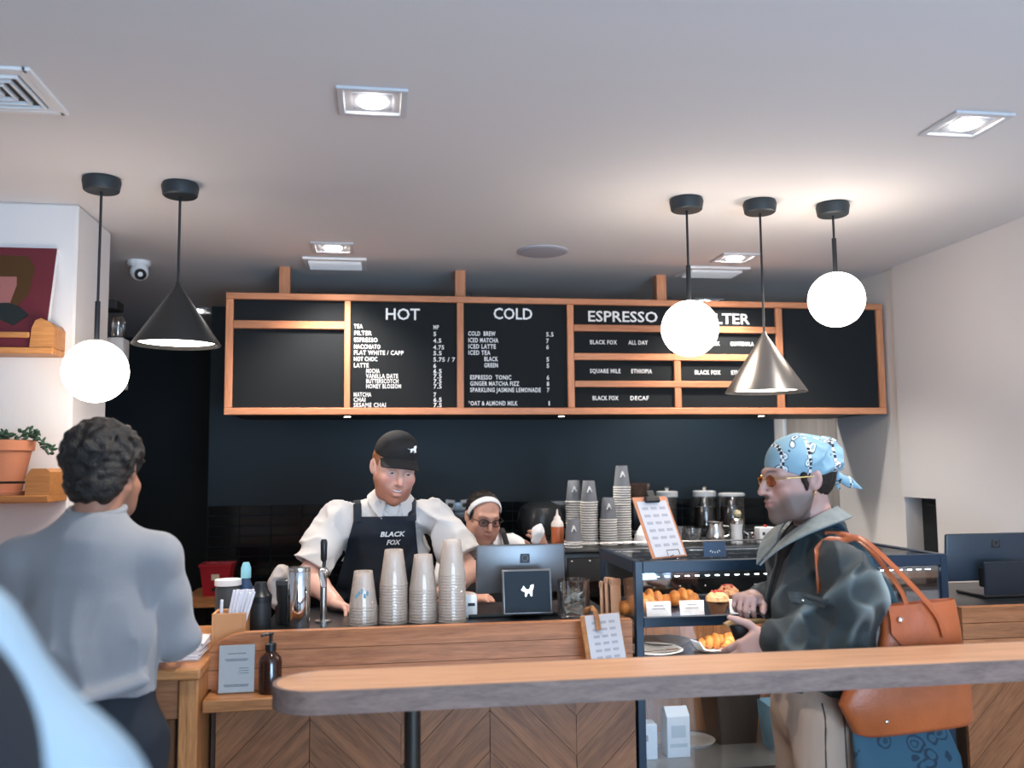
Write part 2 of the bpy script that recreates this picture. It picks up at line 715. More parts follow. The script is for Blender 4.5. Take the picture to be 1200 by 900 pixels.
# ------------------------------------------------------------------ shared materials
def glass_mat(name, tint=(1, 1, 1), gloss=0.12, rough=0.03, milk=0.0, milk_col=(0.9, 0.9, 0.9)):
    """thin clear wall: mostly see-through, mirror-like towards the edges, optionally a little cloudy"""
    if name in MATS:
        return MATS[name]
    m = bpy.data.materials.new(name)
    m.use_nodes = True
    N, L = m.node_tree.nodes, m.node_tree.links
    N.remove(N['Principled BSDF'])
    out = N['Material Output']
    tr = N.new('ShaderNodeBsdfTransparent')
    tr.inputs[0].default_value = (*tint, 1)
    gl = N.new('ShaderNodeBsdfGlossy')
    gl.inputs['Roughness'].default_value = rough
    lw = N.new('ShaderNodeLayerWeight')
    lw.inputs[0].default_value = 0.35
    ma = N.new('ShaderNodeMath')
    ma.operation = 'MULTIPLY_ADD'
    ma.inputs[1].default_value = 0.55
    ma.inputs[2].default_value = gloss
    L.new(lw.outputs['Fresnel'], ma.inputs[0])
    mx = N.new('ShaderNodeMixShader')
    L.new(ma.outputs[0], mx.inputs[0])
    L.new(tr.outputs[0], mx.inputs[1])
    L.new(gl.outputs[0], mx.inputs[2])
    last = mx
    if milk:
        df = N.new('ShaderNodeBsdfDiffuse')
        df.inputs[0].default_value = (*milk_col, 1)
        m2 = N.new('ShaderNodeMixShader')
        m2.inputs[0].default_value = milk
        L.new(mx.outputs[0], m2.inputs[1])
        L.new(df.outputs[0], m2.inputs[2])
        last = m2
    L.new(last.outputs[0], out.inputs['Surface'])
    MATS[name] = m
    return m


M_WALL = mat('white_plaster', (0.70, 0.67, 0.66), 0.9, bump=0.05, bscale=90)
M_CEIL = mat('ceiling_paint', (0.72, 0.70, 0.70), 0.92, bump=0.05, bscale=120)
M_NAVY = mat('navy_paint', (0.007, 0.018, 0.028), 0.55, bump=0.04, bscale=60)
M_DARKWALL = mat('charcoal_paint', (0.012, 0.016, 0.019), 0.7, bump=0.04)
M_TILE = mat('black_glazed_tile', (0.004, 0.006, 0.008), 0.13, spec=0.5)
M_BLACK = mat('matte_black', (0.012, 0.013, 0.015), 0.5)
M_BLACKP = mat('black_plastic', (0.010, 0.011, 0.013), 0.35)
M_GREYP = mat('dark_grey_plastic', (0.05, 0.055, 0.06), 0.4)
M_STEELBLUE = mat('blue_black_steel', (0.008, 0.022, 0.045), 0.35, spec=0.5)
M_STEEL = mat('brushed_steel', (0.62, 0.60, 0.58), 0.22, metal=1.0)
M_CHROME = mat('chrome', (0.75, 0.75, 0.75), 0.08, metal=1.0)
M_WHITE = mat('white_enamel', (0.80, 0.80, 0.80), 0.4)
M_PAPER = mat('white_paper', (0.78, 0.77, 0.78), 0.8)
M_LETTER = mat('white_letters', (0.85, 0.84, 0.82), 0.6)
M_FELT = mat('black_letterboard_felt', (0.0065, 0.0085, 0.010), 0.95, bump=0.1, bscale=300)
M_INK = mat('grey_print', (0.25, 0.25, 0.27), 0.8)
M_OAK = wood('oak', (0.50, 0.225, 0.085), (0.27, 0.10, 0.032))
M_OAKV = wood('oak_upright', (0.50, 0.225, 0.085), (0.27, 0.10, 0.032), stretch=(16, 16, 1.2))
M_FRAME = wood('oak_frame', (0.64, 0.26, 0.125), (0.43, 0.165, 0.075), rough=0.5)
M_FRAMEV = wood('oak_frame_upright', (0.64, 0.26, 0.125), (0.43, 0.165, 0.075), stretch=(16, 16, 1.2), rough=0.5)
M_FRONT = wood('brown_oak_front', (0.44, 0.185, 0.082), (0.25, 0.098, 0.042), rough=0.45)
M_VENEER = wood('brown_oak_veneer', (0.30, 0.125, 0.055), (0.155, 0.060, 0.026), stretch=(1.2, 14, 14), rough=0.4, plank=0.12)
M_BAR = wood('worn_oak_bar', (0.60, 0.34, 0.205), (0.43, 0.225, 0.13), stretch=(0.9, 14, 14), rough=0.38, plank=0.0)
M_GLASS = glass_mat('clear_glass')
M_CUPGLASS = glass_mat('clear_cup_plastic', (1.0, 0.99, 0.98), gloss=0.05, milk=0.26, milk_col=(1.0, 0.85, 0.74))
M_LEATHER = mat('orange_leather', (0.42, 0.105, 0.032), 0.38, spec=0.5, var=0.25, vscale=6, bump=0.12, bscale=140)

# ------------------------------------------------------------------ the room
ZC = 2.57
struct(MB().span((-3.3, -2.6, -0.06), (2.7, 7.1, 0)).build('floor', wood('floor_boards', (0.20, 0.115, 0.065), (0.12, 0.065, 0.035), stretch=(16, 1.2, 16), plank=0), smooth=0))
struct(MB().span((-3.3, -2.6, ZC), (2.7, 7.1, ZC + 0.08)).build('ceiling', M_CEIL, smooth=0))
wb = struct(MB().span((-1.0, 5.6, 0), (2.7, 7.1, ZC)).build('wall_back', M_NAVY, smooth=0))
struct(MB().span((-3.3, 7.0, 0), (-1.0, 7.1, ZC)).build('wall_hall', M_DARKWALL, smooth=0))
struct(MB().span((-3.3, 3.45, 0), (-1.095, 3.86, ZC), 0.008).build('wall_left', M_WALL, smooth=0))
struct(MB().span((-3.3, 3.86, 0), (-3.2, 7.0, ZC)).build('wall_corridor', mat('grey_paint', (0.30, 0.30, 0.30), 0.9), smooth=0))
struct(MB().span((-3.3, -2.5, 0), (-3.2, 3.45, ZC)).build('wall_side', M_WALL, smooth=0))
# right wall with a shallow recess (dark panel) and a service door further back
NY0, NY1, NZ1 = 3.885, 4.16, 1.425
w = MB()
w.span((2.55, -2.5, 0), (2.72, NY0, ZC))
w.span((2.55, NY0, NZ1), (2.72, NY1, ZC))
w.span((2.565, NY1, 0), (2.72, 4.80, ZC))
w.span((2.60, 4.80, 0), (2.72, 5.6, ZC))
wr = struct(w.build('wall_right', M_WALL, smooth=0))
n = MB()
n.span((2.655, NY0, 0), (2.70, NY1, NZ1))
n.build('panel', mat('black_door_paint', (0.012, 0.014, 0.016), 0.35), wr, smooth=0)
n = MB()
n.span((2.638, NY0 + .01, 1.385), (2.655, NY1 - .06, 1.40), 0.003).span((2.638, NY0 + .01, 0.3), (2.655, NY0 + .03, 1.40), 0.003)
n.build('trim', M_BLACKP, wr, smooth=0)
d = struct(MB().span((2.572, 4.82, 0), (2.60, 5.46, 2.05), 0.004).build('door_1', mat('grey_brown_door', (0.36, 0.33, 0.31), 0.6, var=0.2, vscale=5, stretch=(4, 4, 0.4)), smooth=0))
MB().span((2.555, 5.46, 0), (2.60, 5.60, 2.12), 0.004).span((2.555, 4.78, 2.05), (2.60, 5.46, 2.12), 0.004).build('door_frame', M_WHITE, d, smooth=0)
b = MB()
b.cyl((2.572, 5.40, 1.02), (2.535, 5.40, 1.02), 0.011)
b.cyl((2.538, 5.42, 1.02), (2.538, 5.29, 1.02), 0.009)
b.build('handle', M_BLACKP, d)
# shop front behind the camera
w = MB()
w.span((-3.2, -2.6, 0), (2.55, -2.5, 0.35)).span((-3.2, -2.6, 2.45), (2.55, -2.5, ZC))
w.span((-3.2, -2.6, 0.35), (-1.4, -2.5, 2.45)).span((2.45, -2.6, 0.35), (2.55, -2.5, 2.45))
struct(w.build('wall_front', M_WALL, smooth=0))
w1 = struct(MB().span((-1.4, -2.57, 0.35), (2.45, -2.55, 2.45)).build('window_1', M_GLASS, smooth=0))
f = MB()
for xx in (-1.4, -0.12, 1.17, 2.41):
    f.span((xx, -2.6, 0.35), (xx + 0.04, -2.5, 2.45), 0.004)
f.span((-1.4, -2.6, 0.35), (2.45, -2.5, 0.39), 0.004).span((-1.4, -2.6, 2.41), (2.45, -2.5, 2.45), 0.004)
f.build('window_frame', M_BLACK, w1, smooth=0)
# glazed tiles on the lower back wall
tw, th, gap = 0.182, 0.0605, 0.004
tme = None
row = 0
z = 1.375
while z > 0.62:
    x = -0.995
    while x < 2.54:
        wdt = min(tw, 2.545 - x) - gap
        if tme is None:
            bb = MB()
            bb.box((0, 0, 0), (tw - gap, 0.008, th - gap), 0.0018)
            tobj = bb.build('tile', M_TILE, wb)
            tme = tobj.data
        else:
            tobj = link('tile', tme, wb)
        if wdt < tw - gap - 1e-4:
            tobj.scale.x = wdt / (tw - gap)
        tobj.location = (x + wdt / 2, 5.596, z - th / 2)
        tobj.rotation_euler = (random.uniform(-.012, .012), 0, random.uniform(-.006, .006))
        x += tw
    z -= th
    row += 1

# ------------------------------------------------------------------ menu board
BX0, BX1, BZ0, BZ1, BY = -0.697, 2.546, 1.838, 2.402, 4.25
mb = thing('menu_board', 'long black letterboard menu in an orange oak frame hung under the ceiling', 'menu board', (BX0, BY, BZ0))
O = (BX0, BY, BZ0)
MB().span((BX0 + .012, BY + .03, BZ0 + .004), (BX1 - .012, BY + .56, BZ1 - .01), 0.003).build('box', M_BLACK, mb, O, smooth=0)


def rail(x0, x1, z0, z1, name='rail'):
    up = (z1 - z0) > (x1 - x0)
    MB().span((x0, BY - (0.0 if up else 0.002), z0), (x1, BY + .032, z1), 0.0025).build(name, M_FRAMEV if up else M_FRAME, mb, O, smooth=0)


rail(BX0, BX1, BZ1 - .030, BZ1)
rail(BX0, BX1, BZ0, BZ0 + .032)
for x0, x1 in ((BX0, BX0 + .034), (-.160, -.133), (.366, .398), (.900, .933), (1.968, 2.003), (BX1 - .034, BX1)):
    rail(x0, x1, BZ0 + .032, BZ1 - .030, 'stile')
rail(BX0 + .034, -.160, 2.236, 2.273)
for z0, z1 in ((2.242, 2.275), (2.102, 2.135), (1.970, 2.001)):
    rail(.933, 1.968, z0, z1)
for z0, z1 in ((BZ0 + .032, 1.970), (2.001, 2.102), (2.135, 2.242)):
    rail(1.433, 1.467, z0, z1, 'stile')


def panel(x0, x1, z0, z1):
    return MB().span((x0, BY + .014, z0), (x1, BY + .030, z1)).build('letter_panel', M_FELT, mb, O, smooth=0)


zb, zt = BZ0 + .032, BZ1 - .030
panel(BX0 + .034, -.160, 2.273, zt)
panel(BX0 + .034, -.160, zb, 2.236)
P_HOT = panel(-.133, .366, zb, zt)
P_COLD = panel(.398, .900, zb, zt)
P_HEAD = panel(.933, 1.968, 2.275, zt)
PR = {}
for i, (z0, z1) in enumerate(((2.135, 2.242), (2.001, 2.102), (zb, 1.970))):
    PR[i, 0] = panel(.933, 1.433, z0, z1)
    PR[i, 1] = panel(1.467, 1.968, z0, z1)
panel(2.003, BX1 - .034, zb, zt)
LY = BY + .0125
def letters(name, s, x, z, cap, par, width=None, bold=0.02, **k):
    size = cap / 0.729
    q = text_mesh(s, size, bold=bold, **k)
    xs = [v.co.x for v in q.vertices]
    sq = (width / (max(xs) - min(xs))) if width else 0.8
    for v in q.vertices:
        v.co.x = (v.co.x) * sq
    q.name = name
    q.materials.append(M_LETTER)
    o = link(name, q, par)
    o.location = (x - BX0, LY - BY, z - BZ0)
    o.rotation_euler = (pi / 2, 0, 0)
letters('heading', 'HOT', .026, 2.288, .056, P_HOT, .160, bold=.012)
letters('heading', 'COLD', .541, 2.298, .056, P_COLD, .188, bold=.012)
letters('heading', 'ESPRESSO', 1.003, 2.293, .054, P_HEAD, .350, bold=.012)
letters('heading', 'FILTER', 1.590, 2.290, .054, P_HEAD, .240, bold=.012)
HOT = [('TEA', 'MP', 0, 2.244), ('FILTER', '5', 0, 2.212), ('ESPRESSO', '4.5', 0, 2.180), ('MACCHIATO', '4.75', 0, 2.148), ('FLAT WHITE / CAPP', '5.5', 0, 2.120),
       ('HOT CHOC', '5.75 / 7', 0, 2.090), ('LATTE', '6', 0, 2.060), ('MOCHA', '6.5', 1, 2.034), ('VANILLA DATE', '7.5', 1, 2.010), ('BUTTERSCOTCH', '7.5', 1, 1.986),
       ('HONEY BLOSSOM', '7.5', 1, 1.962), ('MATCHA', '7', 0, 1.923), ('CHAI', '6.5', 0, 1.899), ('SESAME CHAI', '7.5', 0, 1.874)]
for s, p, ind, z in HOT:
    letters('menu_line', s, -.060 if ind else -.117, z, .0205, P_HOT, .0135 * len(s) * (.92 if ind else 1.0), bold=.018, space=1.12)
    letters('price', p, .254, z, .0205, P_HOT, .0128 * len(p), bold=.018, space=1.12)
CLD = [('COLD  BREW', '5.5', 0, 2.216), ('ICED MATCHA', '7', 0, 2.184), ('ICED LATTE', '6', 0, 2.154), ('ICED TEA', '', 0, 2.124), ('BLACK', '5', 1, 2.094), ('GREEN', '5', 1, 2.064),
       ('ESPRESSO  TONIC', '6', 2, 2.006), ('GINGER MATCHA FIZZ', '8', 2, 1.976), ('SPARKLING JASMINE LEMONADE', '7', 2, 1.946), ('*OAT & ALMOND MILK', '1', 0, 1.882)]
for s, p, ind, z in CLD:
    letters('menu_line', s, (.420, .496, .428)[ind], z, .0215, P_COLD, .0131 * len(s), bold=.018, space=1.12)
    if p:
        letters('price', p, .798, z, .0215, P_COLD, (.006 if p == '1' else .012) * len(p), bold=.018, space=1.12)
for i, j, a, xa, wa, c, xc, wc, z in ((0, 0, 'BLACK FOX', 1.014, .134, 'ALL DAY', 1.208, .098, 2.181), (1, 0, 'SQUARE MILE', 1.012, .152, 'ETHIOPIA', 1.218, .104, 2.040),
                                      (2, 0, 'BLACK FOX', 1.022, .128, 'DECAF', 1.210, .092, 1.908), (0, 1, 'BLACK FOX', 1.541, .132, 'GUATEMALA', 1.730, .122, 2.180),
                                      (1, 1, 'BLACK FOX', 1.541, .132, 'ETHIOPIA', 1.730, .104, 2.036)):
    letters('menu_line', a, xa, z, .021, PR[i, j], wa, bold=.018, space=1.12)
    letters('menu_line', c, xc, z, .021, PR[i, j], wc, bold=.018, space=1.12)
for x in (-.455, .400, 1.440, 2.470):
    MB().span((x - .026, 4.44, BZ1 - .012), (x + .026, 4.50, ZC), 0.002).build('post', M_FRAMEV, mb, O, smooth=0)
    MB().span((x + .026, 4.48, BZ1 - .012), (x + .060, 4.51, BZ1 + .06), 0.002).build('bracket', M_BLACK, mb, O, smooth=0)
M_LED = mat('led_lens', (1, 1, 1), 0.5, emit=9.0, ecol=(1.0, 0.93, 0.84))
for x in (-.150, .900, 1.950):
    q = MB()
    q.lathe([(.026, 0), (.026, .004), (.018, .004), (.018, .001), (.0, .001)], (x, 4.42, BZ0 - .0005), 20, M=None)
    dl = q.build('downlight', M_BLACKP, mb, O)
    MB().lathe([(.016, 0), (.016, .002)], (x, 4.42, BZ0 - .001), 20).build('lens', M_LED, dl, O)
    l = bpy.data.lights.new('downlight_beam', 'SPOT')
    l.energy, l.spot_size, l.spot_blend, l.shadow_soft_size, l.color = 9, radians(120), 0.7, 0.02, (1.0, .92, .82)
    lo_ = link('downlight_beam', l, dl)
    lo_.location = (x - O[0], 4.42 - O[1], -.012)

# ------------------------------------------------------------------ pendant lamps
M_OPAL = mat('opal_glass', (1, 1, 1), 0.3, emit=9, ecol=(1.0, 0.86, 0.72))
M_DIFF = mat('lamp_diffuser', (1, 1, 1), 0.5, emit=9, ecol=(1.0, 0.90, 0.80))
M_SHADE_D = mat('dark_grey_metal', (0.060, 0.062, 0.062), 0.36, metal=0.75)
M_SHADE_S = mat('satin_nickel', (0.25, 0.235, 0.22), 0.32, metal=0.9)
M_CANOPY = mat('slate_grey_canopy', (0.022, 0.030, 0.036), 0.5)


def canopy(t, drop):
    MB().lathe([(.058, 0), (.062, -.012), (.057, -.042), (.052, -.046), (0, -.046)], (0, 0, 0), 32, cap=False).build('canopy', M_CANOPY, t)
    MB().cyl((0, 0, -.044), (0, 0, -drop), .0045, seg=8).build('cord', M_BLACKP, t)


def globe_lamp(x, y, zc, label, r=.103):
    t = thing('globe_pendant_lamp', label, 'lamp', (x, y, ZC), group='round glass pendant lamps')
    h = ZC - zc
    canopy(t, h - r - .12)
    MB().lathe([(.0085, -(h - r - .13)), (.0085, -(h - r + .004)), (.022, -(h - r + .004)), (.024, -(h - r + .016))], (0, 0, 0), 14).build('rod', M_BLACKP, t)
    MB().sphere((0, 0, -h), r, 40, 24).build('globe', M_OPAL, t)
    return t


def cone_lamp(x, y, ztop, zrim, R, label, m, tilt=0):
    t = thing('cone_pendant_lamp', label, 'lamp', (x, y, ZC), group='cone pendant lamps')
    canopy(t, ZC - ztop + .005)
    a, bz = -(ZC - ztop), -(ZC - zrim)
    s = MB().lathe([(.007, a + .012), (.010, a), (R, bz + .004), (R + .001, bz), (R - .003, bz), (.008, a - .012)], (0, 0, 0), 56, cap=False).build('shade', m, t)
    MB().lathe([(0, bz + .016), (R - .018, bz + .016), (R - .018, bz + .012), (0, bz + .012)], (0, 0, 0), 48, cap=False).build('diffuser', M_DIFF, t)
    return t


globe_lamp(-.923, 3.13, 1.919, 'glowing round globe lamp on a black rod above the man in grey')
cone_lamp(-.676, 3.16, 2.215, 2.012, .143, 'dark grey cone lamp hanging beside the leftmost globe lamp', M_SHADE_D)
globe_lamp(1.118, 3.13, 2.087, 'glowing globe lamp hanging lower, in front of the espresso menu panel')
cone_lamp(1.402, 3.13, 2.068, 1.855, .146, 'silvery metal cone lamp hanging between two globe lamps', M_SHADE_S)
globe_lamp(1.692, 3.13, 2.204, 'glowing globe lamp hanging highest, near the right end of the menu')

# ------------------------------------------------------------------ ceiling fittings
M_HOT = mat('recessed_lamp_lens', (1, 1, 1), 0.5, emit=38.0, ecol=(1.0, 0.97, 0.93))


def recessed(x, y, label, s=.092, power=34):
    t = thing('recessed_light', label, 'ceiling light', (x, y, ZC), group='square recessed ceiling lights')
    q = MB()
    for dx, dy, sx, sy in ((-.9, 0, .2, 2), (.9, 0, .2, 2), (0, -.9, 1.6, .2), (0, .9, 1.6, .2)):
        q.box((dx * s, dy * s, -.004), (sx * s, sy * s, .008), .0015)
    q.build('trim', mat('light_trim', (0.58, 0.58, 0.60), 0.5), t, smooth=0)
    MB().lathe([(.8 * s, -.001), (.8 * s, -.004), (.42 * s, -.004), (.40 * s, -.001)], (0, 0, 0), 4, M=Matrix.Rotation(pi / 4, 4, 'Z'), cap=False).build('baffle', mat('grey_baffle', (0.45, 0.46, 0.5), 0.4), t, smooth=0)
    MB().sphere((0, 0, -.002), (.042, .042, .012), 20, 8).build('lens', M_HOT, t)
    l = bpy.data.lights.new('recessed_beam', 'SPOT')
    l.energy = power
    l.spot_size = radians(115)
    l.spot_blend = 0.7
    l.shadow_soft_size = 0.04
    l.color = (1.0, 0.93, 0.85)
    o = link('recessed_beam', l, t)
    o.location = (0, 0, -.03)
    return t


recessed(-.020, 2.365, 'bright square ceiling light, nearest to the front, above the middle')
recessed(1.675, 2.32, 'bright square ceiling light at the far right of the ceiling')
recessed(-.205, 4.02, 'small bright ceiling light over a white register near the HOT panel')
recessed(1.668, 4.02, 'small bright ceiling light behind the hanging cords of the right lamps')
recessed(-1.12, 5.75, 'dim far ceiling light beyond the left end of the menu board', power=6)
recessed(-.020, .70, 'square ceiling light above the standing bar, in front of the others')
recessed(1.675, .70, 'square ceiling light over the right end of the standing bar')
recessed(1.93, 5.15, 'added ceiling light, unseen behind the menu board, brightening the door', power=30)  # unseen lamp, added to brighten the door and its white frame


def register(x0, x1, y, label):
    t = thing('air_register', label, 'air vent', ((x0 + x1) / 2, y, ZC), group='white linear air registers')
    hw = (x1 - x0) / 2
    q = MB()
    q.box((0, -.10, -.006), (2 * hw, .03, .012), .003).box((0, .10, -.006), (2 * hw, .03, .012), .003)
    q.box((-hw + .012, 0, -.006), (.024, .18, .012), .003).box((hw - .012, 0, -.006), (.024, .18, .012), .003)
    q.build('frame', M_WHITE, t, smooth=0)
    for k in range(6):
        MB(Matrix.Translation((0, -.07 + k * .028, -.010)) @ Matrix.Rotation(radians(35), 4, 'X')).box((0, 0, 0), (2 * hw - .05, .003, .022)).build('slat', M_WHITE, t, smooth=0)
    MB().box((0, 0, -.0015), (2 * hw - .05, .18, .002)).build('duct', mat('duct_grey', (0.30, 0.30, 0.31), 0.8), t, smooth=0)
    return t


register(-.355, -.060, 4.33, 'white linear air register in the ceiling above the HOT panel')
register(1.515, 1.830, 4.33, 'white linear air register in the ceiling above the FILTER heading')
t = thing('ceiling_vent', 'square white ceiling vent with nested louvers at the left edge', 'air vent', (-.985, 2.405, ZC))
q = MB()
S0 = .135
for k, (a, zz) in enumerate(((S0, -.008), (.098, -.012), (.072, -.012), (.046, -.012), (.022, -.012))):
    wd = .020 if k == 0 else .007
    o_ = MB()
    for dx, dy, sx, sy in ((-a, 0, wd, 2 * a + wd), (a, 0, wd, 2 * a + wd), (0, -a, 2 * a, wd), (0, a, 2 * a, wd)):
        o_.box((dx, dy, zz / 2), (sx, sy, -zz), .0015)
    if k == 0:
        for dx, dy, sx, sy in ((-.117, 0, .020, .254), (.117, 0, .020, .254), (0, -.117, .214, .020), (0, .117, .214, .020)):
            o_.box((dx, dy, -.003), (sx, sy, .006))
    o_.build('frame' if k == 0 else 'louver', M_WHITE, t, smooth=0)
MB().box((0, 0, -.0015), (.22, .22, .002)).build('duct', mat('duct_dark', (0.03, 0.03, 0.03), 0.8), t, smooth=0)
t = thing('ceiling_speaker', 'flat round grey speaker grille flush in the ceiling', 'speaker', (.736, 3.99, ZC))
MB().lathe([(.115, 0), (.115, -.006), (.105, -.008)], (0, 0, 0), 40).build('rim', mat('speaker_grey', (0.42, 0.42, 0.46), 0.6), t)
MB().lathe([(.104, -.005), (.104, -.0095), (.05, -.012), (0, -.0125)], (0, 0, 0), 40, cap=False).build('grille', mat('speaker_mesh', (0.40, 0.40, 0.45), 0.8, bump=0.4, bscale=600), t)
t = thing('security_camera', 'small white dome security camera under the hall ceiling', 'camera', (-1.12, 4.40, ZC))
MB().lathe([(.052, 0), (.052, -.018), (.040, -.028), (0, -.028)], (0, 0, 0), 28, cap=False).build('mount', M_WHITE, t)
MB().sphere((0.004, -.006, -.052), .042, 24, 14).build('ball', M_WHITE, t)
R_ = Matrix.Translation((0.004, -.006, -.052)) @ Vector((.35, -.85, -.45)).normalized().to_track_quat('Z', 'Y').to_matrix().to_4x4()
MB(R_).lathe([(.026, .030), (.026, .046), (.021, .046), (.018, .040), (0, .040)], (0, 0, 0), 24, cap=False).build('lens', M_BLACKP, t)

# ------------------------------------------------------------------ counters
M_TOPBLACK = mat('black_stone_top', (0.012, 0.013, 0.015), 0.3)
UP0, UP1 = 2.85, 2.885      # upstand planks
ct = thing('service_counter', 'long oak service counter with plank front and diagonal veneer panels', 'counter', (.15, 2.85, 0))
CO = (.15, 2.85, 0)


def planks(x0, x1, par, off, curved):
    zs = [.945, 1.000, 1.053, 1.107]
    for i in range(3):
        z0, z1 = zs[i] + .0008, zs[i + 1] - .0008
        if curved:
            def xl(z):      # quarter ellipse: the left end of the upstand falls in a curve
                tt = max(0, min(1, (z - 1.0) / .107))
                return -.515 + .135 * (1 - sqrt(max(0, 1 - tt * tt)))
            n = 8
            poly = [(xl(z0 + (z1 - z0) * k / n), z0 + (z1 - z0) * k / n) for k in range(n + 1)] + [(x1, z1), (x1, z0)]
            MB().prism(poly, UP0, UP1).build('plank', M_FRONT, par, off, smooth=0)
        else:
            MB().span((x0, UP0, z0), (x1, UP1, z1), .001).build('plank', M_FRONT, par, off, smooth=0)


def chevron(x0, x1, z0, z1, y, par, off, cw=.27, pw=.085):
    """slats at 45 degrees mirrored from column to column, each its own piece"""
    def clip(poly, ax, lim, keep_less):
        out = []
        for i in range(len(poly)):
            a, b = poly[i], poly[(i + 1) % len(poly)]
            ia = (a[ax] <= lim) if keep_less else (a[ax] >= lim)
            ib = (b[ax] <= lim) if keep_less else (b[ax] >= lim)
            if ia:
                out.append(a)
            if ia != ib:
                tt = (lim - a[ax]) / (b[ax] - a[ax])
                out.append((a[0] + tt * (b[0] - a[0]), a[1] + tt * (b[1] - a[1])))
        return out
    st = pw * sqrt(2)
    c = 0
    x = x0
    while x < x1 - .02:
        xe = min(x + cw, x1)
        sgn = 1 if c % 2 == 0 else -1
        k = -8
        while k * st + z0 < z1 + cw + st:
            zb_ = z0 + k * st
            xa, xb = x, x + cw
            if sgn > 0:
                poly = [(xa, zb_), (xb, zb_ + cw), (xb, zb_ + cw + st), (xa, zb_ + st)]
            else:
                poly = [(xa, zb_ + cw), (xb, zb_), (xb, zb_ + st), (xa, zb_ + st + cw)]
            for ax, lim, less in ((0, xe, True), (1, z1, True), (1, z0, False)):
                if len(poly) >= 3:
                    poly = clip(poly, ax, lim, less)
            if len(poly) >= 3:
                cx, cz = sum(p[0] for p in poly) / len(poly), sum(p[1] for p in poly) / len(poly)
                A = abs(sum(poly[i][0] * poly[(i + 1) % len(poly)][1] - poly[(i + 1) % len(poly)][0] * poly[i][1] for i in range(len(poly)))) / 2
                if A > 2e-4:
                    # local frame turned so that x runs along the slat (and the grain with it)
                    an = sgn * pi / 4
                    loc = [((px - cx) * cos(an) + (pz - cz) * sin(an), -(px - cx) * sin(an) + (pz - cz) * cos(an)) for px, pz in poly]
                    sh = [(p[0] * .992, p[1] * .985) for p in loc]
                    dz = random.uniform(0, .0012)
                    o = MB().prism(sh, -.004 - dz, .010).build('slat', M_VENEER, par, smooth=0)
                    o.location = (cx - off[0], y - off[1], cz - off[2])
                    o.rotation_euler = (0, -an, 0)
            k += 1
        x += cw
        c += 1


planks(-.515, .800, ct, CO, True)
MB().span((-.362, UP1, 1.055), (.800, 3.45, 1.085), .002).build('worktop', M_TOPBLACK, ct, CO, smooth=0)
MB().span((-.49, 2.72, .910), (.800, 2.885, .9445), .003).build('ledge', M_OAK, ct, CO, smooth=0)
MB().span((-.36, 2.86, 0.0), (.800, 3.44, .908)).build('carcass', mat('dark_wood_carcass', (0.05, 0.025, 0.014), 0.7), ct, CO, smooth=0)
MB().span((-.485, 2.846, .0), (.800, 2.862, .908)).build('backing', MATS['dark_wood_carcass'], ct, CO, smooth=0)
chevron(-.47, .800, .10, .908, 2.835, ct, CO)
MB().span((-.47, 2.838, 0), (.80, 2.846, .1)).build('plinth', M_BLACK, ct, CO, smooth=0)

rc = thing('till_counter', 'oak counter with black top on the far side of the display case', 'counter', (2.24, 2.85, 0))
RO = (2.24, 2.85, 0)
planks(1.945, 2.548, rc, RO, False)
MB().span((1.945, 2.87, 1.078), (2.548, 3.45, 1.104), .002).build('worktop', M_TOPBLACK, rc, RO, smooth=0)
MB().span((1.945, 2.86, 0.0), (2.548, 3.44, .944)).build('carcass', MATS['dark_wood_carcass'], rc, RO, smooth=0)
chevron(1.945, 2.548, .10, .944, 2.853, rc, RO)

lc = thing('pickup_counter', 'lower oak pickup counter where the man in grey leans', 'counter', (-1.3, 2.75, 0))
LO = (-1.3, 2.75, 0)
MB().span((-2.3, 2.68, 1.012), (-.492, 3.40, 1.042), .004).build('worktop', M_OAK, lc, LO, smooth=0)
MB().span((-2.3, 2.74, 0.0), (-.55, 3.38, 1.010)).build('carcass', MATS['dark_wood_carcass'], lc, LO, smooth=0)
MB().span((-.548, 2.69, .0), (-.497, 3.38, 1.010), .003).build('end_panel', M_OAKV, lc, LO, smooth=0)
MB().span((-2.3, 2.71, .90), (-.55, 2.739, 1.010), .003).build('apron_rail', M_FRONT, lc, LO, smooth=0)
x = -2.3
while x < -.60:
    MB().span((x + .002, 2.722, .02), (min(x + .145, -.55) - .002, 2.739, .897), .003).build('board', wood('dark_oak_front', (0.17, 0.07, 0.03), (0.09, 0.036, 0.016), stretch=(16, 16, 1.2)), lc, LO, smooth=0)
    x += .145

# foreground bar
fb = thing('standing_bar', 'narrow oak bar top with a rounded end on a dark post, crossing the room', 'bar counter', (.6, 2.15, 0))
FO = (.6, 2.15, 0)
def bar_outline(g):
    pts = []
    for k in range(17):
        a = pi / 2 + pi * k / 16
        pts.append((-.13 + (.105 + g) * cos(a), 2.15 + (.105 + g) * sin(a)))
    return pts


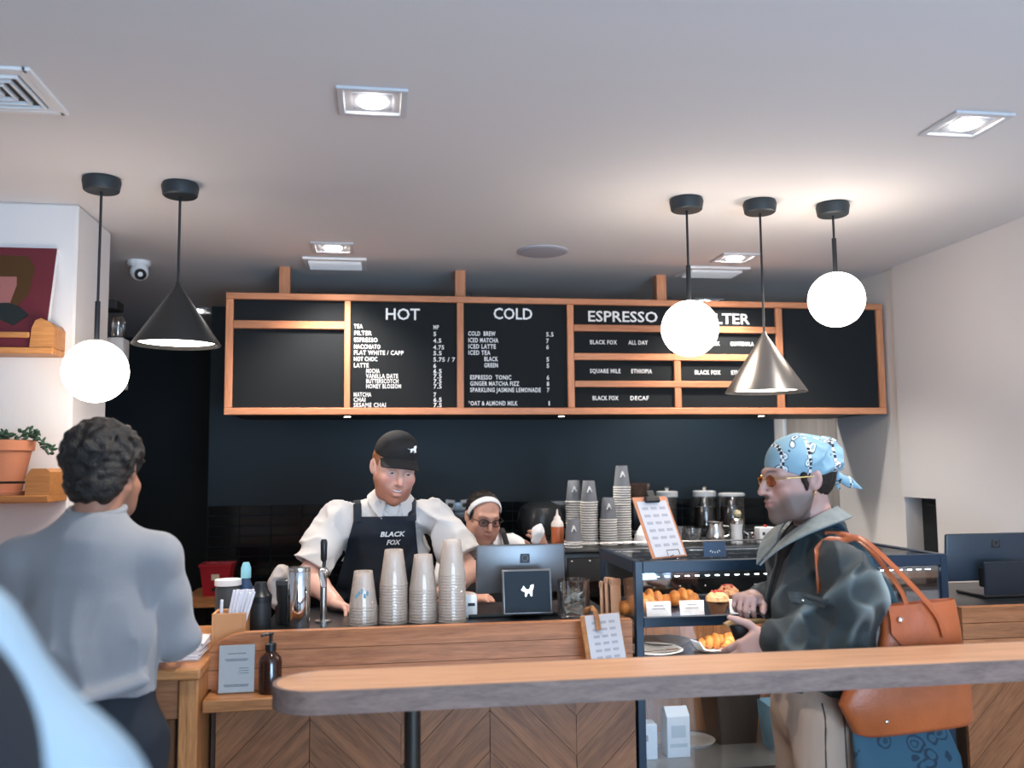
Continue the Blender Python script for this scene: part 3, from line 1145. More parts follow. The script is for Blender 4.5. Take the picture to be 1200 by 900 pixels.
q = MB().prism(bar_outline(-.008) + [(2.548, 2.053), (2.548, 2.247)], 1.066, 1.1165, axis='XY')
es = [e for e in q.bm.edges if abs(e.verts[0].co.z - e.verts[1].co.z) < 1e-6]
bmesh.ops.bevel(q.bm, geom=es, offset=.003, segments=2, affect='EDGES', profile=.5)
q.build('bar_top', M_BAR, fb, FO, smooth=30)
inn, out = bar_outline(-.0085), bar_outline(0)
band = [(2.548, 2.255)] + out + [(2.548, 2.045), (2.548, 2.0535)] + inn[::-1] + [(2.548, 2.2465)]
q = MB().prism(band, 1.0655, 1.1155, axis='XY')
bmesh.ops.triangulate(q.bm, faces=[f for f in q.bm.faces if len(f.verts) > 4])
q.build('shaded_edge', wood('dark_edge_with_shade', (0.21, 0.145, 0.125), (0.12, 0.082, 0.072), stretch=(3, 20, 20), rough=.55, plank=0), fb, FO, smooth=30)  # dark edge wood, with the shade of the front face put into its colour
M_POST = mat('dark_bronze_steel', (0.045, 0.040, 0.036), 0.4, metal=0.8)
for lx in (.079, 2.2):
    MB().lathe([(.11, 0), (.11, .008), (.019, .014), (.019, 1.052), (.06, 1.056), (.06, 1.066)], (lx, 2.15, 0), 24).build('leg', M_POST, fb, FO)

SC.cycles.transparent_max_bounces = 48
# ------------------------------------------------------------------ display case
CX0, CX1, CY0, CY1, CZ = .822, 1.922, 2.88, 3.36, 1.283
dc = thing('display_case', 'tall glass pastry case framed in dark blue steel beside the counter', 'display case', (1.372, 2.88, 0))
DO = (1.372, 2.88, 0)
for x in (CX0, CX1 - .026):
    for y in (CY0, CY1 - .026):
        MB().span((x, y, 0), (x + .026, y + .026, CZ), .002).build('post', M_STEELBLUE, dc, DO, smooth=0)
MB().span((CX0 + .026, CY0, CZ - .038), (CX1 - .026, CY0 + .026, CZ), .002).build('rail', M_STEELBLUE, dc, DO, smooth=0)
MB().span((CX0 + .026, CY1 - .014, CZ - .016), (CX1 - .026, CY1, CZ - .004), .002).build('rail', M_STEELBLUE, dc, DO, smooth=0)
for y in (CY0, CY1 - .026):
    MB().span((CX0 + .026, y + .002, 1.072), (CX1 - .026, y + .026, 1.104), .002).build('rail', M_STEELBLUE, dc, DO, smooth=0)
for x in (CX0, CX1 - .026):
    MB().span((x, CY0 + .026, CZ - .038), (x + .026, CY1 - .026, CZ), .002).build('rail', M_STEELBLUE, dc, DO, smooth=0)
MB().span((CX0 + .026, CY0 + .026, CZ - .012), (CX1 - .026, CY1 - .026, CZ - .004)).build('top_glass', M_GLASS, dc, DO, smooth=0)
MB().span((CX0 + .026, CY0 + .008, .10), (CX1 - .026, CY0 + .013, 1.072)).build('front_glass', M_GLASS, dc, DO, smooth=0)
MB().span((CX0 + .026, CY0 + .008, 1.104), (CX1 - .026, CY0 + .013, CZ - .038)).build('front_glass', M_GLASS, dc, DO, smooth=0)
for x in (CX0 + .008, CX1 - .013):
    MB().span((x, CY0 + .026, .10), (x + .005, CY1 - .026, CZ - .038)).build('side_glass', M_GLASS, dc, DO, smooth=0)
MB().span((CX0 + .02, CY0 + .02, 1.078), (CX1 - .02, CY1 - .03, 1.086)).build('shelf', M_STEELBLUE, dc, DO, smooth=0)
MB().span((CX0 + .02, CY0 + .02, .938), (CX1 - .02, CY1 - .03, .946)).build('shelf', M_STEELBLUE, dc, DO, smooth=0)
MB().span((CX0 + .02, CY0 + .02, .606), (CX1 - .02, CY1 - .03, .614)).build('shelf', mat('grey_shelf', (0.16, 0.17, 0.17), 0.25), dc, DO, smooth=0)
MB().span((CX0, CY0 + .004, 0), (CX1, CY1, .10), .003).build('base', M_BLACK, dc, DO, smooth=0)
x = CX0 + .03
while x < CX1 - .06:
    MB().span((x, CY1 - .05, .10), (min(x + .128, CX1 - .03), CY1 - .034, 1.076), .0015).build('back_board', wood('oak_case_back', (0.46, 0.20, 0.075), (0.27, 0.10, 0.035), stretch=(16, 16, 1.2)), dc, DO, smooth=0)
    x += .130
led = MB().span((CX0 + .03, CY0 + .03, CZ - .052), (CX1 - .03, CY0 + .044, CZ - .042)).build('light_strip', M_GREYP, dc, DO, smooth=0)
q = MB()
for k in range(30):
    q.box((CX0 + .05 + k * .0345, CY0 + .037, CZ - .0535), (.012, .008, .003))
q.build('led', mat('cool_led', (1, 1, 1), 0.5, emit=14, ecol=(.75, .9, 1.0)), led, DO, smooth=0)

for zz, yy, en in ((1.060, 2.925, 2.2), (CZ - .056, 2.925, 1.6), (.925, 2.925, .8)):
    l = bpy.data.lights.new('case_strip', 'AREA')
    l.shape = 'RECTANGLE'
    l.size, l.size_y, l.energy, l.color = 1.0, .02, en, (1.0, .93, .86)
    lo_ = link('case_strip', l, dc)
    lo_.location = (0, yy - 2.88, zz)
    lo_.rotation_euler = (radians(35), 0, 0)

M_CRUST = mat('baked_crust', (0.62, 0.235, 0.055), 0.45, var=0.35, vscale=40, bump=0.3, bscale=120)
M_CRUMB = mat('muffin_top', (0.52, 0.27, 0.13), 0.7, var=0.45, vscale=60, bump=0.6, bscale=120)
M_BERRY = mat('red_berries', (0.35, 0.03, 0.02), 0.4)
M_CASEP = mat('brown_paper_cup', (0.16, 0.07, 0.03), 0.8)


def croissant(loc, rz, label, s=1.0):
    t = thing('croissant', label, 'pastry', loc, (0, 0, rz), group='pastries in the case')
    q = MB()
    n = 7
    for k in range(n):
        u = (k - (n - 1) / 2) / ((n - 1) / 2)
        a = u * 1.25
        r = .030 * (1 - .62 * abs(u) ** 1.5) * s
        q.sphere((.062 * sin(a) * s, .050 * (1 - cos(a)) * s, r * .92), (.017 * s, r, r), 14, 10,
                 )
    q.build('dough', M_CRUST, t)
    return t


def muffin(loc, label, s=1.0):
    t = thing('muffin', label, 'pastry', loc, group='pastries in the case')
    MB().lathe([(.026 * s, 0), (.036 * s, .040 * s), (0, .042 * s)], (0, 0, 0), 20, cap=True).build('paper_case', M_CASEP, t)
    MB().lathe([(.034 * s, .038 * s), (.043 * s, .046 * s), (.040 * s, .060 * s), (.024 * s, .074 * s), (0, .079 * s)], (0, 0, 0), 22, cap=False).build('top', M_CRUMB, t)
    r = random.Random(int(loc[0] * 1000))
    for k in range(7):
        a, rr = r.uniform(0, 6.28), r.uniform(.008, .036) * s
        MB().sphere((rr * cos(a), rr * sin(a), (.079 - rr * rr * 12) * s), .006 * s, 10, 6).build('berry', M_BERRY, t)
    return t


sz = 1.087
croissant((.890, 3.05, sz), .3, 'golden croissant at the left end of the top case shelf', 1.25)
croissant((.955, 3.17, sz), -.2, 'golden croissant behind the gap between the two left price cards', 1.2)
croissant((1.085, 3.19, sz), .1, 'golden croissant behind the second price card', 1.15)
muffin((1.150, 3.02, sz), 'berry muffin right of the second price card', .95)
muffin((1.245, 3.16, sz), 'berry muffin behind the clasped hands', .95)
croissant((1.355, 3.02, sz + .004), .5, 'large golden croissant just left of the jacketed man', 1.4)
muffin((1.60, 3.1, sz), 'berry muffin behind the jacketed man, inside the case', .95)
for i, (x, lab) in enumerate(((.923, 'white price card in the case, first from the left'), (1.038, 'white price card in the case, second from the left'),
                              (1.205, 'white price card in the case, half hidden by the clasped hand'), (1.345, 'white price card in the case beside the jacket front'))):
    t = thing('price_card', lab, 'price card', (x, 2.955, 1.0865), (radians(-8), 0, 0), group='price cards in the case')
    MB().box((0, 0, .030), (.084 if i < 2 else .070, .0015, .052)).build('card', M_PAPER, t, smooth=0)
    MB().box((0, 0, .004), (.040, .014, .008), .002).build('holder', M_BLACKP, t, smooth=0)
    q = MB()
    q.box((0, -.0011, .042), (.034, .0006, .003)).box((0, -.0011, .032), (.046, .0006, .0025))
    q.build('print', M_INK, t, smooth=0)

M_PLATE = mat('stoneware_plate', (0.55, 0.54, 0.52), 0.35)
M_PLATED = mat('dark_plate', (0.06, 0.062, 0.065), 0.3)


def plate(loc, r, m, label):
    t = tag(MB().lathe([(.55 * r, 0), (.6 * r, .004), (r, .018), (r - .004, .021), (.58 * r, .008), (0, .007)], (0, 0, 0), 36).build('plate', m), label, 'plate', 'plates in the case')
    t.location = loc
    return t


plate((.935, 3.08, .947), .105, M_PLATE, 'pale plate on the lower case shelf, at the left')
plate((1.02, 3.22, .947), .10, M_PLATED, 'dark plate on the lower case shelf behind the pale plate')
plate((1.150, 3.06, .947), .085, M_PLATED, 'dark plate under the slice in the white paper boat')
t = thing('paper_tray', 'white paper boat holding an orange pastry on the dark plate', 'paper tray', (1.135, 3.06, .957), (0, 0, .2))
MB().prism([(-.035, 0), (.035, 0), (.060, .034), (.057, .036), (.033, .003), (-.033, .003), (-.057, .036), (-.060, .034)], -.03, .03).build('boat', M_PAPER, t, smooth=0)
croissant((1.155, 3.06, .962), .1, 'orange pastry lying in the white paper boat', .9)
croissant((1.205, 3.06, .968), 1.4, 'orange pastry on the dark plate behind the lower hand', .8)
t = thing('cake_fork', 'steel fork lying across the pale plate', 'fork', (.935, 3.03, .962), (0, 0, .15))
MB().box((-.02, 0, .005), (.12, .008, .002), .0008).build('fork_handle', M_STEEL, t)
MB().box((.06, 0, .006), (.045, .018, .002), .0008).build('tines', M_STEEL, t)

# lowest deck
t = thing('drink_carton', 'white milk carton standing low in the glass case', 'carton', (1.003, 3.06, .6145))
MB().span((-.040, -.035, 0), (.040, .035, .135), .002).prism([(-.035, .135), (.035, .135), (.002, .160), (-.002, .160)], -.040, .040, M=Matrix.Rotation(pi / 2, 4, 'Z')).build('carton', mat('pale_blue_white', (0.62, 0.70, 0.78), 0.5), t, smooth=0)
MB().box((0, -.0355, .085), (.05, .001, .04)).box((0, -.0355, .04), (.06, .001, .012)).build('print', mat('pale_print', (0.42, 0.52, 0.60), 0.6), t, smooth=0)
t = thing('white_carton', 'short white carton at the left end of the lowest shelf', 'carton', (.893, 3.05, .6145))
MB().span((-.034, -.03, 0), (.034, .03, .115), .002).build('carton', MATS['pale_blue_white'], t, smooth=0)
MB().box((-.008, -.0305, .07), (.02, .001, .02)).build('print', M_INK, t, smooth=0)
t = thing('black_bin', 'black plastic bin on the lowest shelf of the glass case', 'bin', (1.255, 3.2, .6145))
MB().lathe([(.095, 0), (.118, .200), (.124, .200), (.124, .212), (.112, .212), (.090, .01)], (0, 0, 0), 4, M=Matrix.Rotation(pi / 4, 4, 'Z')).build('bin', M_BLACKP, t, smooth=0)
t = thing('blue_gift_bag', 'light blue paper bag standing low in the glass case', 'bag', (1.385, 3.07, .6145))
q = MB().lathe([(.064, 0), (.086, .155), (.083, .155), (.061, .004)], (0, 0, 0), 4, M=Matrix.Rotation(pi / 4, 4, 'Z') )
q.build('bag', mat('light_blue_paper', (0.16, 0.36, 0.50), 0.5, var=.2, vscale=14), t, smooth=0)
MB().sphere((-.02, -.058, .125), (.010, .003, .008)).box((.01, -.057, .10), (.028, .003, .008)).build('print', M_PAPER, t, smooth=0)
MB().tube([(-.03, -.05, .15), (-.02, -.05, .19), (.02, -.05, .19), (.03, -.05, .15)], .003).build('handle', M_STEELBLUE, t)
for i, (x, y) in enumerate(((.95, 3.22), (1.10, 3.18))):
    t = tag(MB().lathe([(.075, 0), (.085, .012), (.082, .014), (.07, .004), (0, .004)], (0, 0, 0), 28).build('saucer', M_PLATE), ('pale saucer behind the white cartons at the left', 'pale saucer between the milk carton and the black bin')[i], 'saucer', 'saucers on the lowest shelf')
    t.location = (x, y, .6145)

# ------------------------------------------------------------------ things standing on the case
def clipboard(name, label, loc, rot, w, h, mboard, clipm, wire=False):
    t = thing(name, label, 'clipboard', loc, rot)
    MB().box((0, 0, h / 2), (w, .004, h), .0018).build('board', mboard, t, smooth=0)
    MB().box((0, -.0032, h * .47), (w * .86, .0012, h * .90)).build('paper', mat('grey_white_sheet', (0.50, 0.49, 0.52), 0.8), t, smooth=0)
    q = MB()
    for k in range(6):
        for j in range(3):
            q.box(((j - 1) * w * .25, -.0041, h * (.80 - k * .12)), (w * .17, .0004, h * .045))
    q.build('print', mat('faint_print', (0.33, 0.33, 0.37), 0.8), t, smooth=0)
    return t


t = clipboard('clipboard', 'orange wooden clipboard with black clip standing on the display case', (.972, 2.975, 1.2835), (radians(-25), 0, radians(28)), .165, .222, mat('salmon_wood', (0.52, 0.20, 0.10), 0.5), M_BLACK, True)
MB().box((0, -.010, .208), (.070, .012, .022), .004).box((0, -.012, .225), (.036, .006, .030), .003).build('clip', M_BLACK, t, smooth=0)
MB().tube([(-.026, -.020, .002), (-.026, -.020, .020), (.030, -.020, .020), (.030, -.020, .002)], .0014, seg=6).tube([(0, -.020, .003), (0, 0, .003)], .0012, seg=6).build('wire_stand', M_BLACK, t)
t = thing('blue_card', 'small navy card with white print standing on the display case', 'card', (1.121, 2.95, 1.2835), (radians(-6), 0, 0))
MB().box((0, 0, .026), (.078, .002, .050)).build('card', mat('navy_card', (0.035, 0.065, 0.12), 0.6), t, smooth=0)
q = MB()
for k in range(5):
    a = radians(-50 + k * 25)
    q.tube([(.016 * sin(a), -.0016, .030 - .010 * cos(a)), (.024 * sin(a), -.0016, .030 - .017 * cos(a) )], .0011, seg=5)
q.build('print', M_LETTER, t)
t = thing('front_clipboard', 'menu sheet on a wooden board hooked over the counter front', 'clipboard', (.705, 2.785, .965), (radians(-15), 0, radians(20)))
MB().box((0, 0, .085), (.150, .006, .172), .002).build('board', M_OAK, t, smooth=0)
MB().box((.004, -.0040, .085), (.128, .0014, .168)).build('paper', MATS['grey_white_sheet'], t, smooth=0)
q = MB()
for k in range(6):
    for j in range(3):
        q.box((.004 + (j - 1) * .032, -.0050, .145 - k * .021), (.022, .0004, .008))
q.build('print', MATS['faint_print'], t, smooth=0)
pts = [(-.020, -.009, .122), (-.020, -.010, .160), (-.021, -.008, .180), (-.024, .004, .192), (-.030, .020, .192), (-.034, .034, .182)]
MB().tube(pts, .008, seg=8, flat=(.0085, .004), up=(0, 1, 0.3)).build('hook', M_OAK, t)

# ------------------------------------------------------------------ cups
ORD = ('lowest', 'second', 'third', 'fourth', 'fifth', 'sixth', 'seventh', 'eighth', 'ninth', 'tenth', 'eleventh', 'twelfth', 'thirteenth', 'fourteenth', 'fifteenth', 'sixteenth', 'seventeenth',
       'eighteenth', 'nineteenth', 'twentieth', 'twenty-first', 'twenty-second', 'twenty-third', 'twenty-fourth')


def plastic_cup_proto():
    q = MB()
    q.lathe([(.0462, 0), (.0470, .002), (.0462, .0045), (.0452, .005), (.0305, .112), (.0295, .1155), (0, .1155)], (0, 0, 0), 32, cap=False)
    o = q.build('plastic_cup', M_CUPGLASS)
    return o


proto = plastic_cup_proto()
used = False
ordn = ('leftmost', 'second', 'third', 'rightmost')
for si, (x, n, y) in enumerate(((-.048, 7, 3.05), (.0505, 14, 3.06), (.1475, 12, 3.062), (.243, 17, 3.05))):
    for k in range(n):
        if not used:
            o = proto
            used = True
        else:
            o = proto.copy()
            COL.objects.link(o)
        o.location = (x + random.uniform(-.0006, .0006), y, 1.0855 + k * .0095)
        o.rotation_euler = (0, 0, random.uniform(0, 6))
        w_ = ('from the left' if 0 < si < 3 else '')
        pos = ('topmost, ' if k == n - 1 else 'lowest, ' if k == 0 else '')
        lab = 'clear plastic cup upside down, ' + ('topmost' if k == n - 1 else 'lowest' if k == 0 else ORD[k] + ' from the bottom') + ' of the ' + ordn[si] + (' stack from the left' if si in (1, 2) else ' clear stack')
        tag(o, lab, 'cup', 'clear cups, %s stack' % ordn[si])
# blue print on the cup of the first stack
top0 = [o for o in COL.objects if o.name.startswith('plastic_cup') and o.get('label', '').startswith('clear plastic cup upside down, topmost of the leftmost')][0]
def cup_print(u, v):
    a = radians(-128 + u * 66)
    z = .030 + v * .030
    r = .0452 - (z - .005) / .107 * .0147 + .0006
    return (r * cos(a), r * sin(a), z)
q = MB()
for k in range(5):
    def fn(u, v, k=k):
        return cup_print(.02 + k * .20 + u * .14, .1 + .25 * (k % 3) + v * .45)
    q.sheet(fn, 4, 3)
top0.rotation_euler = (0, 0, 0)
q.build('print', mat('blue_print', (0.12, 0.30, 0.42), 0.5), top0)

M_CUPBODY = mat('grey_paper_cup', (0.16, 0.17, 0.19), 0.6)
M_CUPRIM = mat('white_cup_rim', (0.74, 0.70, 0.66), 0.6)
pc = MB().lathe([(.0405, .004), (.0285, .106), (.0275, .108), (.0275, .104), (0, .104)], (0, 0, 0), 24, cap=False).build('paper_cup', M_CUPBODY)
pr_ = MB().lathe([(.0400, 0), (.0425, .001), (.0435, .0035), (.0425, .006), (.0402, .0065)], (0, 0, 0), 24, cap=False).build('rim', M_CUPRIM, pc)
first = True
MZ = 1.211
for si, (x, y, n, gname) in enumerate(((1.012, 4.33, 18, 'front stack of the tall grey pair'), (1.100, 4.30, 11, 'short grey stack'), (1.181, 4.34, 24, 'tallest grey stack'),
                                       (.960, 4.43, 18, 'half hidden grey stack'), (.905, 4.20, 3, 'three-cup pile by the sauce bottle'))):
    for k in range(n):
        if first:
            o, first = pc, False
        else:
            o = pc.copy()
            COL.objects.link(o)
            c2 = pr_.copy()
            COL.objects.link(c2)
            c2.parent = o
        o.location = (x + random.uniform(-.001, .001), y + random.uniform(-.001, .001), MZ + k * .0118)
        tag(o, 'upturned paper cup, ' + ('topmost' if k == n - 1 else 'lowest' if k == 0 else ORD[k] + ' from the bottom') + ' of the ' + gname, 'cup', gname)
        if k == n - 1:
            e = MB(Matrix.Rotation(radians(-8), 4, 'Z'))
            e.prism([((px - .5) * .026, .052 + pz * .030) for px, pz in ((0, 0), (.35, 1), (.62, .95), (1, .05), (.8, .1), (.62, .45), (.4, .4), (.22, 0))], -.0375, -.034)
            e.build('emblem', M_LETTER, o, smooth=0)

# ------------------------------------------------------------------ espresso machine and what stands on and behind it
bc = thing('back_counter', 'black work counter behind the display case carrying the machine', 'counter', (1.65, 4.0, 0))
BO = (1.65, 4.0, 0)
MB().span((.70, 4.02, .0), (2.52, 5.05, .90)).build('carcass', M_BLACK, bc, BO, smooth=0)
MB().span((.68, 4.0, .90), (2.53, 5.07, .94), .003).build('worktop', M_TOPBLACK, bc, BO, smooth=0)
em = thing('espresso_machine', 'long low black espresso machine with a studded back and steel cup rail', 'coffee machine', (1.40, 4.10, .94))
EO = (1.40, 4.10, .94)
MB().span((.84, 4.14, .985), (1.95, 4.62, 1.198), .010, seg=2).build('body', mat('black_enamel', (0.008, 0.009, 0.010), 0.25), em, EO, smooth=30)
MB().span((.82, 4.10, 1.196), (1.97, 4.64, 1.210), .003).build('tray', M_BLACKP, em, EO, smooth=0)
MB().span((.86, 4.125, 1.06), (1.93, 4.14, 1.17), .003).build('back_panel', mat('black_panel', (0.014, 0.015, 0.016), 0.35), em, EO, smooth=0)
q = MB()
for k in range(13):
    q.sphere((.88 + k * .084, 4.125, 1.155), (.006, .003, .006), 10, 6)
for k in range(9):
    q.sphere((.90 + k * .124, 4.138, 1.025), (.006, .003, .006), 10, 6)
q.build('stud', M_CHROME, em, EO)
q = MB()
q.tube([(.84, 4.60, 1.235), (.84, 4.12, 1.235), (1.95, 4.12, 1.235), (1.95, 4.60, 1.235)], .004, seg=8)
for xx in (.84, 1.12, 1.40, 1.67, 1.95):
    q.cyl((xx, 4.12, 1.21), (xx, 4.12, 1.235), .004, seg=8)
q.build('cup_rail', M_STEEL, em, EO)
for xx, yy in ((.9, 4.2), (1.9, 4.2), (.9, 4.56), (1.9, 4.56)):
    MB().cyl((xx, yy, .94), (xx, yy, .985), .022, seg=14).build('foot', M_BLACKP, em, EO)
# smaller things on top of it
def turned(name, label, cat, loc, parts, group=None, seg=24):
    t = thing(name, label, cat, loc, group=group)
    for pn, prof, m in parts:
        MB().lathe(prof, (0, 0, 0), seg, cap=False).build(pn, m, t)
    return t


M_SAUCE = mat('caramel_sauce', (0.42, 0.11, 0.04), 0.35)
M_TRANSP = mat('cloudy_plastic', (0.72, 0.66, 0.62), 0.4)
turned('sauce_bottle', 'squeeze bottle of orange brown sauce with pointed clear cap', 'bottle', (.840, 4.26, MZ),
       [('body', [(0, 0), (.027, 0), (.030, .006), (.030, .095), (.026, .105)], M_SAUCE), ('shoulder', [(.0302, .095), (.028, .112), (.020, .124), (.0, .124)], M_TRANSP), ('nozzle', [(.018, .122), (.016, .138), (.006, .150), (.003, .176), (0, .176)], M_TRANSP)])
bt = turned('coffee_grinder', 'dark rounded coffee grinder behind the second barista\'s hand', 'grinder', (.868, 4.86, .94),
       [('base', [(0, 0), (.085, 0), (.09, .01), (.075, .25), (0, .25)], M_BLACKP), ('hopper', [(.075, .25), (.120, .29), (.128, .37), (.110, .43), (.06, .46), (0, .465)], mat('smoked_plastic', (0.018, 0.021, 0.024), 0.25))], seg=32)
GL = [(.030, 0), (.036, .012), (.038, .075), (.036, .078), (.033, .012), (0, .008)]
for i, (x, y) in enumerate(((1.425, 4.25), (1.500, 4.22), (1.462, 4.34))):
    o = tag(MB().lathe([(0, 0)] + GL, (0, 0, 0), 22, cap=False).build('glass_tumbler', M_GLASS), ('empty glass tumbler on the machine right behind the clipboard edge', 'empty glass tumbler on the machine beside the fallen steel jug', 'empty glass tumbler set back between two others on the machine')[i], 'glass', 'glass tumblers on the machine')
    o.location = (x, y, MZ)
t = thing('filter_cone', 'pile of white paper filter left of the standing clipboard', 'coffee filter', (1.262, 4.24, MZ))
MB().lathe([(.050, 0), (.055, .01), (.046, .05), (.020, .095), (.006, .108), (0, .108)], (0, 0, 0), 9).build('paper', M_PAPER, t, smooth=0)
turned('steel_jug', 'round steel milk jug on the machine beside the white shaker', 'jug', (1.615, 4.24, MZ),
       [('body', [(0, 0), (.040, 0), (.046, .02), (.044, .06), (.034, .085), (.038, .105), (.034, .103), (.030, .085), (0, .08)], M_STEEL)])
MB().tube([(.040, 0, .085), (.070, 0, .080), (.072, 0, .040), (.044, 0, .028)], .005, seg=8).build('handle', M_STEEL, [o for o in COL.objects if o.name == 'steel_jug'][0])
turned('white_shaker', 'white shaker with grey lid standing on the machine', 'shaker', (1.715, 4.22, MZ),
       [('body', [(0, 0), (.028, 0), (.030, .01), (.027, .06), (.031, .095), (0, .096)], M_WHITE), ('lid', [(.032, .094), (.033, .112), (.026, .120), (0, .120)], M_STEEL)])
turned('green_bottle', 'dark green bottle with pale stopper on the machine', 'bottle', (1.802, 4.42, MZ),
       [('body', [(0, 0), (.034, 0), (.036, .01), (.036, .075), (.016, .10), (.014, .118), (0, .118)], mat('green_glass', (0.012, 0.035, 0.022), 0.1)), ('stopper', [(.018, .116), (.022, .13), (.016, .146), (0, .15)], mat('pale_cork', (0.45, 0.40, 0.25), 0.7))])
t = thing('small_steel_pitcher', 'little steel pitcher with a spout beside the white box', 'jug', (1.775, 4.18, MZ))
MB().lathe([(0, 0), (.020, 0), (.024, .01), (.019, .045), (.022, .055), (.019, .054), (.016, .045), (0, .04)], (0, 0, 0), 20, cap=False).build('body', M_CHROME, t)
MB().tube([(-.018, 0, .045), (-.040, 0, .060)], [.006, .003], seg=8).build('spout', M_CHROME, t)
t = thing('white_box', 'white box with black marks at the right end of the machine', 'box', (1.848, 4.20, MZ), (0, 0, .15))
MB().span((-.040, -.025, 0), (.040, .025, .078), .003).build('carton', M_WHITE, t, smooth=0)
MB().span((-.026, -.0262, .04), (-.012, -.025, .055)).span((.006, -.0262, .012), (.030, -.025, .042)).build('print', M_BLACK, t, smooth=0)
MB().span((-.002, -.008, .078), (.012, .008, .088), .002).build('lid', M_BERRY, t, smooth=0)
t = thing('steel_container', 'brushed steel tub standing among the cups on the machine', 'container', (1.36, 4.42, MZ))
MB().lathe([(0, 0), (.05, 0), (.055, .07), (.058, .072), (.052, .07), (.047, .006), (0, .006)], (0, 0, 0), 26, cap=False).build('body', M_STEEL, t)

bs = thing('wall_shelf', 'black shelf on the tiled wall holding coffee canisters', 'shelf', (1.6, 5.40, 1.18))
MB().span((-.60, -.19, 0), (.93, .18, .022), .002).build('board', M_BLACK, bs, smooth=0)
for xx in (-.4, .2, .8):
    MB().span((xx - .012, -.12, -.14), (xx + .012, .18, 0), .002).build('bracket', M_BLACK, bs, smooth=0)
M_BEAN = mat('coffee_beans', (0.020, 0.012, 0.009), 0.4, bump=.6, bscale=200)
for x, r, kn, lab in ((1.74, .062, 1, 'glass coffee canister with white lid and knob behind the clipboard'), (1.978, .066, 1, 'glass coffee canister with broad white lid, middle of the shelf'), (2.152, .076, 0, 'wide dark canister with thin pale lid nearest the door')):
    t = thing('coffee_canister', lab, 'canister', (x, 5.36, 1.2025), group='canisters on the wall shelf')
    MB().lathe([(0, 0), (r, 0), (r, .19), (r * .97, .195)], (0, 0, 0), 28, cap=False).build('jar', M_GLASS, t)
    MB().lathe([(0, .003), (r * .94, .003), (r * .94, .13), (0, .135)], (0, 0, 0), 24, cap=False).build('beans', M_BEAN, t)
    MB().lathe([(0, .194), (r * 1.06, .194), (r * 1.06, .194 + (.030 if kn else .014)), (r * .9, .198 + (.030 if kn else .014)), (0, .199 + (.030 if kn else .014))], (0, 0, 0), 28, cap=False).build('lid', M_WHITE, t)
    if kn:
        MB().lathe([(.008, .22), (.008, .236), (.014, .246), (.010, .256), (0, .257)], (0, 0, 0), 14, cap=False).build('knob', M_STEEL, t)
t = thing('bean_grinder', 'squat dark grinder on the wall shelf under a glass bowl', 'grinder', (1.56, 5.36, 1.2025))
MB().span((-.055, -.07, 0), (.055, .07, .165), .008, seg=2).build('body', M_BLACKP, t, smooth=30)
MB().lathe([(.05, .165), (.052, .178), (0, .178)], (0, 0, 0), 24, cap=False).build('collar', M_GREYP, t)
o = tag(MB().lathe([(0, 0), (.030, 0), (.060, .040), (.078, .098), (.074, .098), (.056, .042), (.026, .006), (0, .006)], (0, 0, 0), 30, cap=False).build('glass_bowl', glass_mat('amber_glass', (.75, .66, .6), gloss=.15, milk=.18, milk_col=(.5, .33, .26))), 'glass bowl with a warm tint on top of the squat grinder', 'bowl')
o.location = (1.56, 5.36, 1.381)
for i, (x, r) in enumerate(((.433, .12), (.530, -.10))):
    t = thing('wall_label', ('white rounded label on the black tiles near the first barista\'s arm', 'white rounded label on the black tiles next to the headband')[i], 'label', (x, 5.588, 1.36), (0, r, 0), group='labels on the tiles')
    MB().box((0, 0, 0), (.058, .006, .058), .0025).build('plate', M_WHITE, t, smooth=0)
    MB().box((.004 * (1 - 2 * i), -.004, -.004), (.034, .003, .026), .001).build('window', M_BLACK, t, smooth=0)

# ------------------------------------------------------------------ tills
def emblem_square(par, loc, s):
    e = MB().box(loc, (s, .003, s), .001).build('emblem', M_BLACK, par, smooth=0)
    MB(Matrix.Translation((loc[0], loc[1] - .002, loc[2])) @ Matrix.Rotation(pi / 2, 4, 'X')).lathe([(s * .34, 0), (s * .34, .0008), (s * .26, .0008), (s * .26, 0)], (0, 0, 0), 20, cap=False).build('ring', M_GREYP, e)


t = thing('till_screen', 'grey point of sale screen seen from behind, in front of the second barista', 'till', (.492, 3.17, 1.0855))
MB(Matrix.Translation((0, 0, .153)) @ Matrix.Rotation(radians(6), 4, 'X')).box((0, 0, 0), (.314, .016, .170), .007, seg=2).build('screen_back', mat('space_grey_metal', (0.16, 0.165, 0.175), 0.35, metal=.6), t, smooth=30)
MB(Matrix.Translation((0, .009, .154)) @ Matrix.Rotation(radians(6), 4, 'X')).box((0, 0, 0), (.30, .004, .156)).build('screen', mat('dark_screen', (0.01, 0.01, 0.012), 0.1), t, smooth=0)
MB().span((-.05, .012, .012), (.05, .028, .14), .003).build('stand', M_GREYP, t, smooth=0)
MB().span((-.190, -.075, 0), (.200, .085, .012), .003).build('base', M_BLACKP, t, smooth=0)
emblem_square(t, (.014, -.012, .190), .034)
t = thing('customer_tablet', 'small black tablet with a white animal emblem facing the customers', 'tablet', (.497, 3.045, 1.0975), (radians(-11), 0, 0))
MB().box((0, 0, .077), (.170, .010, .150), .009, seg=3).build('case', mat('silver_edge', (0.22, 0.22, 0.23), 0.3, metal=.7), t, smooth=30)
scr = MB().box((0, -.0052, .077), (.156, .002, .136), .0009).build('screen', mat('tablet_screen', (0.006, 0.013, 0.022), 0.45, spec=.25), t, smooth=0)
fox('emblem', (0, -.0068, .080), .044, mat('lit_emblem', (.85, .9, .95), 0.5, emit=.7, ecol=(.8, .92, 1.0)), scr, h=.040)
MB().span((-.05, .004, 0), (.05, .05, .006), .002).build('foot', M_BLACKP, t, smooth=0)
